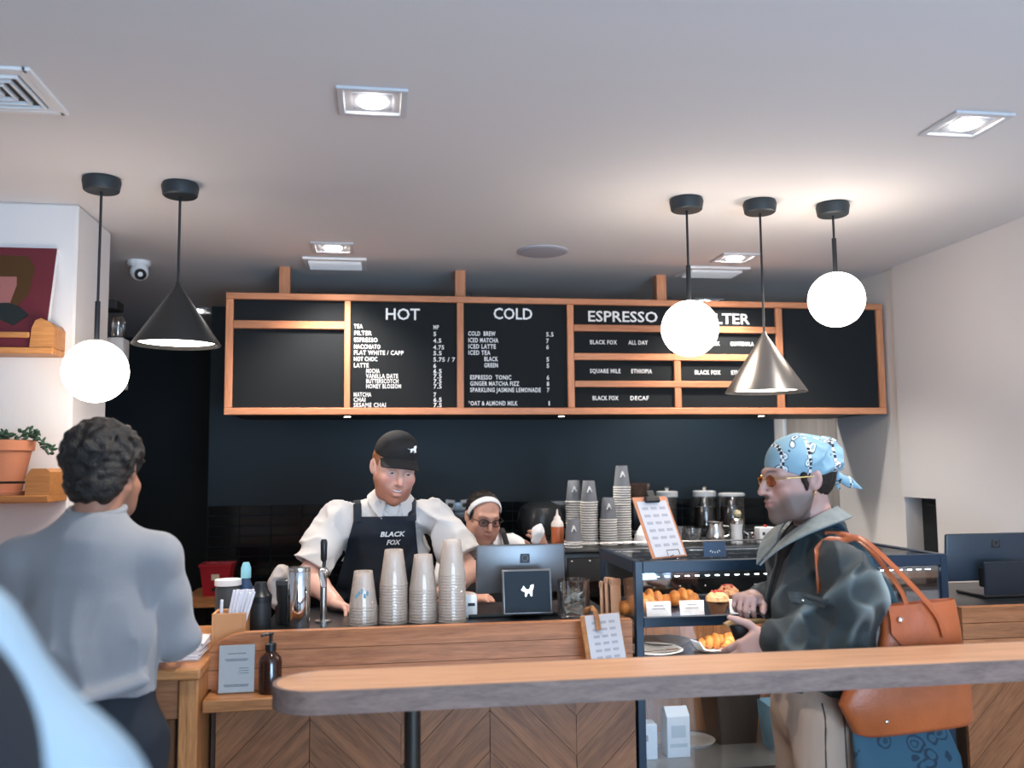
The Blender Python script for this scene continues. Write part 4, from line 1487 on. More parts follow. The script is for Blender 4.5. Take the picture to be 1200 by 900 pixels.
t = thing('white_receipt_box', 'white receipt printer box left of the grey screen', 'printer', (.312, 3.13, 1.0855))
MB().span((-.020, -.03, 0), (.020, .05, .075), .004, seg=2).build('body', M_WHITE, t, smooth=30)
MB().span((-.012, -.0312, .040), (.012, -.03, .050)).build('slot', M_BLACK, t, smooth=0)
t = thing('right_till_screen', 'dark blue grey till screen on the counter right of the display case', 'till', (2.262, 3.12, 1.1045), (0, 0, 0))
MB(Matrix.Translation((0, 0, .138)) @ Matrix.Rotation(radians(5), 4, 'X')).box((0, 0, 0), (.380, .018, .176), .008, seg=2).build('screen_back', mat('slate_blue_plastic', (0.022, 0.034, 0.052), 0.4), t, smooth=30)
MB().span((-.083, -.075, 0), (.088, -.058, .128), .004).build('stand', mat('slate_blue_dark', (0.010, 0.016, 0.026), 0.35), t, smooth=0)
MB().span((-.10, -.09, 0), (.10, .08, .010), .003).build('base', M_BLACKP, t, smooth=0)
MB().span((-.06, -.058, .03), (.06, .0, .10), .004).build('hinge', M_BLACKP, t, smooth=0)
emblem_square(t, (.010, -.013, .190), .036)
t = thing('card_reader', 'small white card reader at the right edge, beside the dark till', 'card reader', (2.372, 3.04, 1.1045))
MB(Matrix.Rotation(radians(-20), 4, 'X')).span((-.022, -.01, .0), (.030, .014, .060), .006, seg=2).build('body', M_WHITE, t, smooth=30)
MB(Matrix.Rotation(radians(-20), 4, 'X')).span((-.014, -.0108, .03), (.022, -.0098, .052)).build('screen', M_GREYP, t, smooth=0)
# tip jar
t = thing('tip_jar', 'clear glass jar of pale notes between tablet and clipboard', 'jar', (.650, 3.03, 1.0855))
MB().lathe([(0, 0), (.050, 0), (.055, .006), (.055, .128), (.052, .128), (.051, .010), (0, .010)], (0, 0, 0), 36, cap=False).build('glass', M_GLASS, t)
M_NOTE = mat('pale_banknote', (0.55, 0.56, 0.50), 0.8, var=.25, vscale=60)
for k, (a, z, tl) in enumerate(((.2, .020, .5), (1.2, .034, -.4), (2.3, .048, .6), (.8, .058, -.7))):
    MM = Matrix.Translation((0, 0, z)) @ Matrix.Rotation(a, 4, 'Z') @ Matrix.Rotation(tl, 4, 'X')
    o = MB(MM).sheet(lambda u, v: ((u - .5) * .072, (v - .5) * .046, .006 * sin(u * 7 + v * 3)), 8, 4, .0006).build('banknote', M_NOTE)
    tag(o, ('crumpled pale banknote flat at the bottom of the glass jar', 'pale banknote second from the bottom of the glass jar', 'pale banknote third from the bottom of the glass jar', 'pale banknote on top inside the glass jar')[k], 'banknote', 'notes in the tip jar')
    o.location = (.650, 3.03, 1.0965)
M_KRAFT = mat('kraft_paper', (0.46, 0.25, 0.15), 0.8, bump=.1)
for i, (x, tl, h) in enumerate(((.758, 10, .118), (.776, 8, .132), (.795, 7, .128))):
    t = thing('paper_bag', ('flat brown paper bag, leftmost of three standing by the case', 'flat brown paper bag, middle of three standing by the case', 'flat brown paper bag, nearest the case of three standing')[i], 'paper bag', (x, 3.02, 1.0855), (radians(-4), radians(tl), radians(58)), group='paper bags by the case')
    MB().span((-.05, -.004, 0), (.05, .004, h), .002).build('bag', M_KRAFT, t, smooth=0)
    MB().span((-.05, -.006, h - .022), (.05, .006, h - .004), .001).build('fold', mat('kraft_fold', (0.38, 0.20, 0.115), 0.8), t, smooth=0)

# ------------------------------------------------------------------ left end: pickup things
for k in range(12):
    o = tag(MB(Matrix.Rotation(random.uniform(-.05, .05), 4, 'Z')).box((0, 0, .002), (.118 + random.uniform(-.006, .006), .15, .0040), .0012).build('napkin', mat('napkin_paper', (0.74, 0.68, 0.67), 0.9), smooth=0), 'white paper napkin, %s of the pile on the pickup counter' % ('topmost' if k == 11 else 'lowest' if k == 0 else ORD[k] + ' from the bottom'), 'napkin', 'napkins on the pickup counter')
    o.location = (-.575 + k * .0009, 2.86, 1.0423 + k * .0042)
struct_ext = MB().span((-.4925, 2.89, 1.012), (-.365, 3.40, 1.042), .002).build('worktop', M_OAK, lc, LO, smooth=0)
t = thing('straw_box', 'square oak box of wrapped straws behind the curved counter end', 'box', (-.452, 2.965, 1.0425))
for dx, dy, sx, sy in ((-.046, 0, .008, .10), (.046, 0, .008, .10), (0, -.046, .084, .008), (0, .046, .084, .008)):
    MB().box((dx, dy, .056), (sx, sy, .112), .001).build('side', mat('light_box_wood', (0.55, 0.27, 0.12), 0.5, var=.1), t, smooth=0)
MB().box((0, 0, .004), (.084, .084, .006)).build('bottom', MATS['light_box_wood'], t, smooth=0)
M_STRAW = mat('straw_paper', (0.70, 0.71, 0.78), 0.7)
for k in range(13):
    if k == 0:
        a, b_ = Vector((-.030, -.02, .012)), Vector((-.026, -.02, .150))
    else:
        u = (k - 1) / 11
        a = Vector((-.020 + .045 * u, -.030 + .05 * ((k * 5) % 12) / 12, .012))
        b_ = a + Vector((.030 + .016 * u, .004 * ((k * 7) % 5 - 2), .158 + .012 * ((k * 3) % 5) / 5))
    o = tag(MB().cyl(a, b_, .0048, seg=8).build('straw', M_STRAW), ('single short white straw standing upright in the oak box' if k == 0 else 'white wrapped straw leaning right in the oak box, ' + ('rightmost of the bundle' if k == 12 else 'leftmost of the bundle' if k == 1 else ORD[k - 1] + ' of the bundle from the left')), 'straw', 'straws in the oak box')
    o.location = (-.452, 2.965, 1.0425)
turned('black_canister', 'matte black lidded canister right of the straw box', 'canister', (-.372, 3.03, 1.0425),
       [('body', [(0, 0), (.032, 0), (.034, .006), (.034, .13), (.030, .14)], M_BLACK), ('lid', [(.035, .128), (.036, .148), (.024, .165), (.018, .190), (0, .192)], M_BLACKP)])
turned('black_tumbler', 'black insulated tumbler beside the steel canister', 'tumbler', (-.305, 3.12, 1.0855),
       [('body', [(0, 0), (.030, 0), (.035, .13), (0, .13)], M_BLACK), ('lid', [(.036, .128), (.036, .142), (.020, .150), (0, .150)], M_GREYP)])
turned('spray_bottle', 'blue bottle with a pale top behind the straws', 'bottle', (-.445, 3.22, 1.0425),
       [('body', [(0, 0), (.034, 0), (.034, .13), (.016, .17), (.014, .185), (0, .185)], mat('blue_plastic', (0.03, 0.07, 0.16), 0.3)), ('cap', [(.017, .183), (.017, .215), (.010, .235), (0, .235)], mat('teal_cap', (0.25, 0.55, 0.62), 0.4))])
t = turned('lidded_jar', 'clear jar with a flat white lid behind the straws', 'jar', (-.500, 3.20, 1.0425),
       [('jar', [(0, 0), (.040, 0), (.042, .15), (.036, .165), (0, .165)], M_GREYP), ('lid', [(.044, .163), (.044, .182), (0, .184)], M_WHITE)])
F_ = Field((-.40, 3.00, 1.06), (-.20, 3.24, 1.30), .006)
F_.ell((-.325, 3.21 - .08, 1.165 + .03), (.038, .035, .075), 0).ell((-.312, 3.13, 1.235), (.028, .03, .03), .02)
F_.displace(folds(11, 75, .010, sharp=1.5))
cl_ = F_.mesh('cleaning_cloth', mat('grey_beige_cloth', (0.42, 0.36, 0.33), 0.9), None, (-.32, 3.13, 1.0855))
cl_.location = (-.32, 3.13, 1.205 - .0)
tag(cl_, 'crumpled beige cloth draped over the black tumbler', 'cloth')
cl_.location = (-.32, 3.13, 1.0855)
t = turned('steel_canister', 'tall polished steel canister left of the clear cup stacks', 'canister', (-.252, 3.02, 1.0855),
       [('body', [(0, 0), (.034, 0), (.0355, .004), (.0355, .186), (.033, .190), (0, .190)], M_CHROME), ('rim', [(.0362, .180), (.0368, .186), (.0362, .192), (.030, .193), (0, .191)], M_STEEL)], seg=40)
t = thing('drink_tap', 'steel drink tap with a black lever right of the steel canister', 'tap', (-.180, 3.12, 1.0855))
MB().lathe([(0, 0), (.028, 0), (.028, .006), (.011, .010), (.011, .15), (0, .15)], (0, 0, 0), 20, cap=False).build('column', M_STEEL, t)
MB().sphere((0, -.004, .160), (.018, .018, .022)).tube([(0, 0, .160), (-.004, -.05, .160), (.004, -.060, .120)], .009, seg=10).build('spout', M_CHROME, t)
MB().cyl((0, 0, .178), (.002, 0, .200), .006).lathe([(.006, .198), (.0105, .206), (.0115, .262), (.008, .272), (0, .272)], (0, 0, 0), 16, cap=False).build('lever', M_BLACKP, t)
# sign and soap on the ledge
t = thing('table_sign', 'white printed sign in a clear stand on the counter ledge', 'sign', (-.408, 2.79, .945), (radians(-5), 0, radians(2)))
MB().box((0, 0, .069), (.100, .002, .134)).build('paper', mat('bright_white_card', (0.92, 0.90, 0.88), 0.7), t, smooth=0)
MB().box((0, -.0022, .070), (.106, .002, .140), .0006).box((0, .010, .002), (.106, .036, .003)).build('holder', M_GLASS, t, smooth=0)
q = MB()
for z, w_ in ((.112, .052), (.096, .066), (.092, .060), (.024, .072), (.020, .066)):
    q.box((0, -.0012, z), (w_, .0008, .0022))
for z in (.070, .063, .056):
    q.box((.020, -.0012, z), (.028, .0008, .0018))
q.build('print', M_INK, t, smooth=0)
t = thing('soap_bottle', 'amber pump bottle on the counter ledge beside the sign', 'bottle', (-.311, 2.785, .945))
M_AMBER = mat('dark_amber_glass', (0.030, 0.010, 0.006), 0.08, spec=.6)
MB().lathe([(0, 0), (.030, 0), (.033, .004), (.033, .088), (.030, .100), (.018, .112), (.014, .116), (.014, .122), (0, .122)], (0, 0, 0), 32, cap=False).build('bottle', M_AMBER, t)
pmp = MB().lathe([(.016, .120), (.016, .138), (.012, .142), (.005, .144), (.005, .162), (.008, .164), (.008, .170), (0, .171)], (0, 0, 0), 20, cap=False).build('pump', M_BLACKP, t)
MB().tube([(0, 0, .167), (-.020, -.008, .167), (-.028, -.011, .163)], .0042, seg=8).build('spout', M_BLACKP, pmp)
# side table with the red bin
st = thing('side_table', 'plain oak side table against the dark wall under the red bin', 'table', (-.75, 5.05, 0))
MB().span((-.24, -.20, .890), (.32, .25, .935), .004).build('tabletop', M_OAK, st, smooth=0)
for xx in (-.20, .28):
    for yy in (-.16, .21):
        MB().span((xx - .02, yy - .02, 0), (xx + .02, yy + .02, .889), .002).build('leg', M_BLACK, st, smooth=0)
t = thing('red_bin', 'red plastic tub with a pale label on the side table', 'tub', (-.835, 5.0, .9355))
rb = MB().lathe([(.085, 0), (.108, .150), (.116, .150), (.118, .164), (.106, .164), (.080, .006), (0, .006)], (0, 0, 0), 4, M=Matrix.Rotation(pi / 4, 4, 'Z')).build('tub', mat('red_plastic', (0.36, 0.012, 0.022), 0.4), t, smooth=0)
MB(Matrix.Translation((.0, -.0715, .098)) @ Matrix.Rotation(radians(6), 4, 'X')).box((0, 0, 0), (.040, .002, .030)).build('sticker', mat('cream_label', (0.75, 0.62, 0.48), 0.7), t, smooth=0)
MB(Matrix.Translation((-.005, -.064, .035)) @ Matrix.Rotation(radians(6), 4, 'X')).box((0, 0, 0), (.024, .003, .018)).build('hole', M_BLACK, t, smooth=0)

# ------------------------------------------------------------------ left wall: picture ledge and plant shelf
M_LEDGE = wood('oak_ledge', (0.60, 0.27, 0.09), (0.40, 0.16, 0.05))
pl_ = thing('picture_ledge', 'oak picture ledge with a thick rounded end on the white pillar', 'shelf', (-1.40, 3.45, 2.0))
PO = (-1.40, 3.45, 2.0)
MB().span((-1.75, 3.325, 2.0), (-1.125, 3.45, 2.022), .003).build('board', M_LEDGE, pl_, PO, smooth=0)
MB().prism([(-1.205, 2.022), (-1.125, 2.022), (-1.125, 2.095), (-1.135, 2.110), (-1.170, 2.126), (-1.188, 2.118), (-1.200, 2.09)], 3.335, 3.45).build('end_block', M_LEDGE, pl_, PO, smooth=25)
MB().span((-1.75, 3.325, 2.056), (-1.205, 3.337, 2.076), .003).build('front_rail', M_LEDGE, pl_, PO, smooth=0)
pt = thing('abstract_painting', 'abstract canvas of red, brown, pink and black shapes leaning on the ledge', 'painting', (-1.42, 3.355, 2.0225), (radians(-14), 0, 0))
MB().box((0, 0, .193), (.52, .022, .385), .002).build('canvas', mat('canvas_red', (0.13, 0.015, 0.024), 0.7), pt, smooth=0)
MB().box((.2608, .001, .193), (.0016, .020, .381)).build('canvas_edge', M_PAPER, pt, smooth=0)
MB().prism([(-.255, .255), (-.255, .357), (.165, .350), (.196, .305), (.185, .200), (.150, .150), (.130, .150), (.130, .255)], -.0125, -.011).build('brown_field', mat('paint_brown', (0.070, 0.028, 0.004), 0.7), pt, smooth=0)
MB().prism([(-.25, .160), (-.25, .262), (.138, .268), (.142, .235), (.128, .160)], -.0132, -.011).build('pink_field', mat('paint_pink', (0.36, 0.13, 0.115), 0.7), pt, smooth=0)
MB().prism([(-.25, .085), (-.25, .152), (.02, .160), (.125, .166), (.165, .150), (.196, .120), (.150, .080), (.105, .100), (0, .098)], -.0138, -.011).build('black_shape', mat('paint_black', (0.010, 0.016, 0.016), 0.6), pt, smooth=0)
ps = thing('plant_shelf', 'oak plant shelf with a rounded end block low on the white pillar', 'shelf', (-1.40, 3.45, 1.487))
SO = (-1.40, 3.45, 1.487)
MB().span((-1.75, 3.26, 1.487), (-1.10, 3.45, 1.512), .003).build('board', M_LEDGE, ps, SO, smooth=0)
MB().prism([(-1.178, 1.512), (-1.10, 1.512), (-1.10, 1.590), (-1.112, 1.602), (-1.160, 1.602), (-1.178, 1.575)], 3.27, 3.45).build('end_block', M_LEDGE, ps, SO, smooth=25)
MB().cyl((-1.75, 3.272, 1.556), (-1.178, 3.272, 1.556), .004, seg=8).build('rod', M_POST, ps, SO)
M_TERRA = mat('terracotta', (0.52, 0.205, 0.110), 0.85, var=.12, vscale=7)
pp = thing('potted_plant', 'trailing green succulent in a terracotta pot on the plant shelf', 'plant', (-1.290, 3.36, 1.5125))
MB().lathe([(0, 0), (.086, 0), (.088, .012), (.066, .014)], (0, 0, 0), 32, cap=False).build('saucer', M_TERRA, pp)
MB().lathe([(0, .012), (.066, .012), (.093, .150), (.102, .152), (.105, .186), (.097, .188), (.090, .165), (0, .163)], (0, 0, 0), 36, cap=False).build('pot', M_TERRA, pp)
M_LEAF = mat('succulent_leaf', (0.030, 0.075, 0.045), 0.5, var=.3, vscale=30)
rr = random.Random(3)
leafm = None
for k in range(85):
    a = rr.uniform(0, 2 * pi)
    R0 = rr.uniform(.0, .10)
    z = .175 + rr.uniform(0, .035)
    x, y = R0 * cos(a), R0 * sin(a)
    if k > 55:      # a sprig trailing over the rim
        u = (k - 55) / 30
        x, y, z = .075 + .105 * u + rr.uniform(-.012, .012), -.03 + rr.uniform(-.02, .02), .215 - .075 * u * u + rr.uniform(-.012, .012)
    if leafm is None:
        ob = MB().sphere((.010, 0, 0), (.014, .007, .0045), 8, 6).build('leaf', M_LEAF, pp)
        leafm = ob.data
    else:
        ob = link('leaf', leafm, pp)
    ob.location = (x, y, z)
    ob.rotation_euler = (rr.uniform(-.8, .8), rr.uniform(-1.2, .6), rr.uniform(0, 6.3))
MB().tube([(.02, -.02, .17), (.09, -.03, .212), (.14, -.03, .185), (.18, -.03, .142)], .0025, seg=6).build('stem', M_LEAF, pp)

# fixture beyond the pillar
t = thing('wall_fixture', 'white and clear fixture on a dark bracket behind the white pillar', 'dispenser', (-1.142, 3.99, 1.93))
MB().span((-.12, -.05, .335), (.055, .06, .375), .004).span((-.06, -.128, .20), (.02, -.05, .375), .003).build('bracket', M_BLACK, t, smooth=0)
MB().span((-.09, -.05, .0), (.085, .05, .215), .006, seg=2).build('tank', mat('frosted_white', (0.50, 0.48, 0.47), 0.4), t, smooth=30)
MB().lathe([(.030, .215), (.045, .235), (.045, .30), (.034, .335)], (-.035, 0, 0), 20, cap=False).lathe([(.020, .215), (.028, .235), (.028, .295), (.018, .310), (0, .31)], (.050, 0, 0), 20, cap=False).build('glass', M_GLASS, t)
MB().lathe([(.02, .216), (.034, .24), (.03, .28), (0, .29)], (-.035, 0, 0), 8, cap=False).build('contents', M_CHROME, t, smooth=0)

# ------------------------------------------------------------------ people
A = lambda *v: np.array(v, float)


def head_tf(c, R, s):
    c = A(*c)
    return lambda x, y, z: c + R @ (A(x, y, z) * s)


def add_head(F, c, R, s=1.0, smile=0.0, jaw=1.0, full=.6):
    T = head_tf(c, R, s)
    F.ell(T(0, .020, .040), A(.076, .096, .080) * s, 0, R=R)
    F.ell(T(0, -.020, -.018), A(.0665, .073, .085) * s, .022, R=R)
    F.path([T(-.053 * jaw, .010, -.048), T(-.038 * jaw, -.034, -.090), T(0, -.068, -.106), T(.038 * jaw, -.034, -.090), T(.053 * jaw, .010, -.048)], [.020 * s, .021 * s, .019 * s, .021 * s, .020 * s], .028)
    F.ell(T(0, -.038, -.068), A(.046 * jaw, .045, .042) * s, .022, R=R)
    F.path([T(-.044, -.072, .022), T(-.015, -.0855, .019), T(.015, -.0855, .019), T(.044, -.072, .022)], [.009 * s, .011 * s, .011 * s, .009 * s], .018)
    for sx in (-1, 1):      # flesh of the cheeks between cheekbone and jaw
        F.ell(T(sx * .038, -.044, -.056), A(.022 + .004 * full, .022 + .008 * full, .028) * s, .022, R=R)
    ck = .006 * smile
    for sx in (-1, 1):
        F.ell(T(sx * .044, -.060 - ck * .6, -.030 + ck), A(.023, .020 + ck, .019 + ck) * s, .020, R=R)
        F.ell(T(sx * .031, -.100, .001), A(.019, .020, .0115) * s, .012, 'sub', R=R)
    F.path([T(0, -.087, .014), T(0, -.102, -.012), T(0, -.1135, -.034)], [.0075 * s, .0088 * s, .0112 * s], .010)
    for sx in (-1, 1):
        F.ell(T(sx * .0125, -.096, -.038), A(.0088, .011, .0078) * s, .006, R=R)
        F.ell(T(sx * .0065, -.103, -.0475), A(.0034, .005, .003) * s, .002, 'sub', R=R)
    F.ell(T(0, -.076, -.066), A(.031, .020, .024) * s, .016, R=R)
    w = .023 + .007 * smile
    up = .0145 * smile
    dn = .007 * smile
    F.path([T(-w, -.081 - .003 * smile, -.066 + up), T(-.010, -.0965, -.0615 + .1 * up), T(0, -.0968, -.0625 + .1 * up), T(.010, -.0965, -.0615 + .1 * up), T(w, -.081 - .003 * smile, -.066 + up)], [.0035 * s, .0050 * s, .0044 * s, .0050 * s, .0035 * s], .004)
    F.path([T(-w * .92, -.081, -.069 + up), T(-.010, -.0935, -.0755 - dn), T(.010, -.0935, -.0755 - dn), T(w * .92, -.081, -.069 + up)], [.0035 * s, .0058 * s, .0058 * s, .0035 * s], .005)
    if smile:
        F.path([T(-w * .86, -.092, -.0655 + up * .8), T(-.011, -.100, -.0690 - dn * .35), T(.011, -.100, -.0690 - dn * .35), T(w * .86, -.092, -.0655 + up * .8)], [.0026 * s, .0082 * s, .0082 * s, .0026 * s], .002, 'sub')
        for sx in (-1, 1):      # laughter folds beside the mouth
            F.path([T(sx * .019, -.104, -.036), T(sx * .032, -.096, -.052), T(sx * .037, -.086, -.068)], [.003 * s, .004 * s, .003 * s], .008, 'sub')
    else:
        F.path([T(-w, -.089, -.0665), T(0, -.103, -.0685), T(w, -.089, -.0665)], [.0018 * s, .0022 * s, .0018 * s], .002, 'sub')
    for sx in (-1, 1):      # eye bulge with lids
        F.ell(T(sx * .031, -.0735, .0005), A(.0150, .0120, .0118) * s, .004, R=R)
        F.path([T(sx * .0455, -.077, .001), T(sx * .031, -.0862, .0062), T(sx * .0165, -.081, .001)], [.0028 * s, .0042 * s, .0028 * s], .004)
        F.path([T(sx * .044, -.078, -.004), T(sx * .031, -.0848, -.0085), T(sx * .018, -.081, -.004)], [.0024 * s, .0030 * s, .0024 * s], .004)
    for sx in (-1, 1):
        Re = R @ rot3(sx * -22, -12, 0)
        F.ell(T(sx * .0785, .020, -.006), A(.0085, .020, .031) * s, .006, R=Re)
        F.ell(T(sx * .086, .015, -.004), A(.005, .011, .018) * s, .003, 'sub', R=Re)
    return T


def head_tint(c, R, s, skin, lip=(0.42, 0.16, 0.14), beard=None, bstr=0.0, cheek=0.12, brow=None):
    c = A(*c)
    skin = A(*skin)

    def fn(V):
        L = ((V - c) @ R) / s
        x, y, z = L[:, 0], L[:, 1], L[:, 2]
        C = np.repeat(skin[None], len(V), 0)
        def put(w, col):
            nonlocal C
            w = np.clip(w, 0, 1)[:, None]
            C = C * (1 - w) + A(*col)[None] * w
        face = (y < .03) & (z > -.14) & (z < .10) & (np.abs(x) < .1) & (y > -.14)
        f = face.astype(float)
        put(f * cheek * np.exp(-(((np.abs(x) - .044) / .022) ** 2 + ((z + .028) / .020) ** 2)) * 3, skin * A(1.08, .62, .58))
        put(f * cheek * 2.0 * np.exp(-((x / .014) ** 2 + ((z + .032) / .014) ** 2)) * (y < -.09), skin * A(1.05, .66, .62))
        if beard is not None:
            ax = np.abs(x)
            m = 1 / (1 + np.exp((z + .060 - .62 * np.maximum(ax - .036, 0)) / .005)) * (z > -.135) * (y < .012)
            m = m * (1 - np.exp(-((x / .018) ** 2 + ((z + .071) / .011) ** 2)))
            mus = np.exp(-((x / .026) ** 2 + ((z + .053) / .006) ** 2)) * (y < -.07)
            put(f * np.maximum(m, mus) * bstr, beard)
        w = .027
        lipm = np.exp(-((np.maximum(np.abs(x) - .018, 0) / .006) ** 2 + ((z + .0685) / .0085) ** 4)) * (y < -.084)
        put(f * lipm * .85, lip)
        if brow is not None:
            bz = .020 + .006 * np.cos((np.abs(x) - .032) / .02)
            bm = np.exp(-(((z - bz) / .0042) ** 2 + ((np.abs(x) - .031) / .017) ** 4)) * (y < -.05)
            put(f * bm * .85, brow)
        lash = np.exp(-(((z - .0085) / .0022) ** 2 + ((np.abs(x) - .031) / .014) ** 4)) * (y < -.07)
        put(f * lash * .55, skin * .25)
        return C
    return fn


def eyes(c, R, s, par, off, iris=(0.05, 0.09, 0.12), look=(0, -1, -.25)):
    T = head_tf(c, R, s)
    d = Vector(R @ A(*look)).normalized()
    for sx in (-1, 1):
        p = Vector(T(sx * .031, -.0760, -.0005))
        M = Matrix.Translation(p - Vector(off)) @ d.to_track_quat('Z', 'Y').to_matrix().to_4x4()
        e = MB(M).sphere((0, 0, 0), .0122 * s, 18, 12).build('eye', mat('eye_white', (0.48, 0.44, 0.42), 0.15), par)
        MB(M).lathe([(.0058 * s, .0106 * s), (.0045 * s, .0118 * s), (0, .0126 * s)], (0, 0, 0), 16, cap=False).build('iris', mat('iris_%d' % int(iris[2] * 1000), iris, 0.1), e)


def add_hand(F, wrist, Y, Z, curl=(0.5, 0.7, 0.5), spread=0.06, s=1.0, thumb=(0.75, 0.62, -.25), tcurl=0.3, rev=False, kf=.004):
    """Y distal direction, Z back of the hand; local x points to the thumb side"""
    Y = A(*Y) / np.linalg.norm(Y)
    Z = A(*Z)
    Z = Z - Y * (Z @ Y)
    Z /= np.linalg.norm(Z)
    X = np.cross(Y, Z)
    if rev:
        X = -X
    W0 = A(*wrist)
    P = lambda x, y, z: W0 + (X * x + Y * y + Z * z) * s
    R = np.stack([X, Y, Z], 1)
    F.box(P(0, .048, 0), A(.038, .046, .0135) * s, .012 * s, .012, R=R)
    F.ell(P(.020, .030, -.008), A(.020, .030, .014) * s, .012, R=R)
    F.ell(P(-.020, .035, -.008), A(.016, .032, .012) * s, .012, R=R)
    for i, (bx, L) in enumerate(((.0300, .071), (.0100, .079), (-.0100, .073), (-.0295, .058))):
        c = curl[i] if isinstance(curl[0], (tuple, list)) else curl
        ang = 0.0
        p = P(bx, .090 - .006 * abs(i - 1.3), .001)
        r = (.0094, .0096, .0092, .0082)[i] * s
        sp = (1.2 - i) * spread
        prev = p
        F.ell(p, A(r, r, r) * 1.08, .006)
        for seg, fr in enumerate((.46, .30, .24)):
            ang += c[seg]
            d = Y * cos(ang) * cos(sp) - Z * sin(ang) + X * sin(sp) * cos(ang)
            q = prev + d * L * fr * s
            r1 = r * (.93 if seg < 2 else .82)
            F.cone(prev, q, r, r1, kf)
            prev, r = q, r1
    t = A(*thumb) / np.linalg.norm(thumb)
    p0 = P(.026, .014, -.006)
    d = X * t[0] + Y * t[1] + Z * t[2]
    p1 = p0 + d * .040 * s
    d2 = d * cos(tcurl) - X * sin(tcurl) * .7 + Y * sin(tcurl) * .7
    d2 /= np.linalg.norm(d2)
    p2 = p1 + d2 * .032 * s
    p3 = p2 + d2 * .024 * s
    F.path([p0, p1, p2, p3], [.0145 * s, .0118 * s, .0105 * s, .0082 * s], .006)
    return P


def add_arm(F, sh, el, wr, k=.02, fat=1.0, sleeve=1.0):
    F.path([sh, el], [.042 * fat * sleeve, .040 * fat * sleeve], k)
    m = A(*el) * .62 + A(*wr) * .38
    F.path([el, m, wr], [.040 * fat * sleeve, .039 * fat * sleeve, .027 * fat], k)


def surf_y(F, x, z, back=False):
    """front (or back) y of a field along the line through x, z"""
    i = int(np.clip(round((x - F.lo[0]) / F.vox), 0, F.n[0] - 1))
    k = int(np.clip(round((z - F.lo[2]) / F.vox), 0, F.n[2] - 1))
    col = F.D[i, :, k]
    ins = np.nonzero(col < 0)[0]
    if len(ins) == 0:
        return None
    j = ins[-1] if back else ins[0]
    j2 = j + 1 if back else j - 1
    a, b = col[j2], col[j]
    t = a / (a - b) if a != b else 0
    return F.lo[1] + F.vox * (j2 + t * (j - j2))


def collar(name, m, par, off, c, R, r0, r1, rise, drop, gap=20, tip=.03, n=40, sx=1.0):
    """folded shirt collar: a band round the neck whose front corners hang in points"""
    c = A(*c)

    def fn(u, v):
        a = radians(gap + (360 - 2 * gap) * u)      # 0 = front
        near = max(0, 1 - min(u, 1 - u) / .20)
        r = r0 + (r1 - r0) * v + .010 * near * v
        z = rise * (1 - near * .55) * (1 - v) - (drop + tip * near ** 1.5) * v
        p = A(r * sin(a) * sx, -r * cos(a), z)
        return c + R @ p
    return MB().sheet(fn, n, 5, .004).build(name, m, par, off, smooth=50)


M_SKIN = attr_mat('skin', 0.48, spec=0.35, sss=0.12, bump=.05, bscale=350)
M_DARKHAIR = mat('dark_brown_hair', (0.014, 0.009, 0.007), 0.5, spec=0.35, bump=0.5, bscale=240)
M_BLONDE = mat('ginger_hair', (0.33, 0.13, 0.05), 0.55, bump=0.5, bscale=240)

def drape(Fd, xl, xr, z0, z1, lift, nu=26, nv=30, back=None, smooth=6):
    """points of a cloth panel lying on the front of a body: xl(z), xr(z) are its side edges"""
    Y = np.full((nu + 1, nv + 1), np.nan)
    X = np.zeros((nu + 1, nv + 1))
    Z = np.zeros((nu + 1, nv + 1))
    for j in range(nv + 1):
        z = z1 + (z0 - z1) * j / nv
        for i in range(nu + 1):
            X[i, j] = xl(z) + (xr(z) - xl(z)) * i / nu
            Z[i, j] = z
            y = surf_y(Fd, X[i, j], z)
            if y is not None:
                Y[i, j] = y
    for j in range(nv + 1):
        c = Y[:, j]
        ok = ~np.isnan(c)
        if ok.any():
            Y[:, j] = np.interp(np.arange(nu + 1), np.nonzero(ok)[0], c[ok])
        elif j:
            Y[:, j] = Y[:, j - 1]
    base = Y.copy()
    for _ in range(smooth):
        Pd = np.pad(Y, 1, mode='edge')
        Y = (Pd[:-2, 1:-1] + Pd[2:, 1:-1] + Pd[1:-1, :-2] + Pd[1:-1, 2:] + 2 * Y) / 6
        Y = np.minimum(Y, base)
    Y = Y - lift
    return lambda u, v: (X[round(u * nu), round(v * nv)], Y[round(u * nu), round(v * nv)], Z[round(u * nu), round(v * nv)]), nu, nv


def sheet_y(pts):
    """front y of a draped panel near x, z"""
    fn, nu, nv = pts
    G = np.array([[fn(i / nu, j / nv) for j in range(nv + 1)] for i in range(nu + 1)]).reshape(-1, 3)
    def f(x, z):
        d = (G[:, 0] - x) ** 2 + (G[:, 2] - z) ** 2
        k = np.argsort(d)[:4]
        w = 1 / (d[k] + 1e-7)
        return float((G[k, 1] * w).sum() / w.sum())
    return f


def on_cloth(name, s, x, z, size, width, m, par, off, Fd, ital=.25, eps=.0035, **k):
    q = text_mesh(s, size, **k)
    xs = [v.co.x for v in q.vertices]
    sq = width / (max(xs) - min(xs))
    for v in q.vertices:
        px = x + v.co.x * sq + v.co.y * ital
        pz_ = z + v.co.y
        y = Fd(px, pz_)
        v.co = Vector((px - off[0], (y if y else 3.5) - eps - v.co.z - off[1], pz_ - off[2]))
    q.name = name
    q.materials.append(m)
    return link(name, q, par)


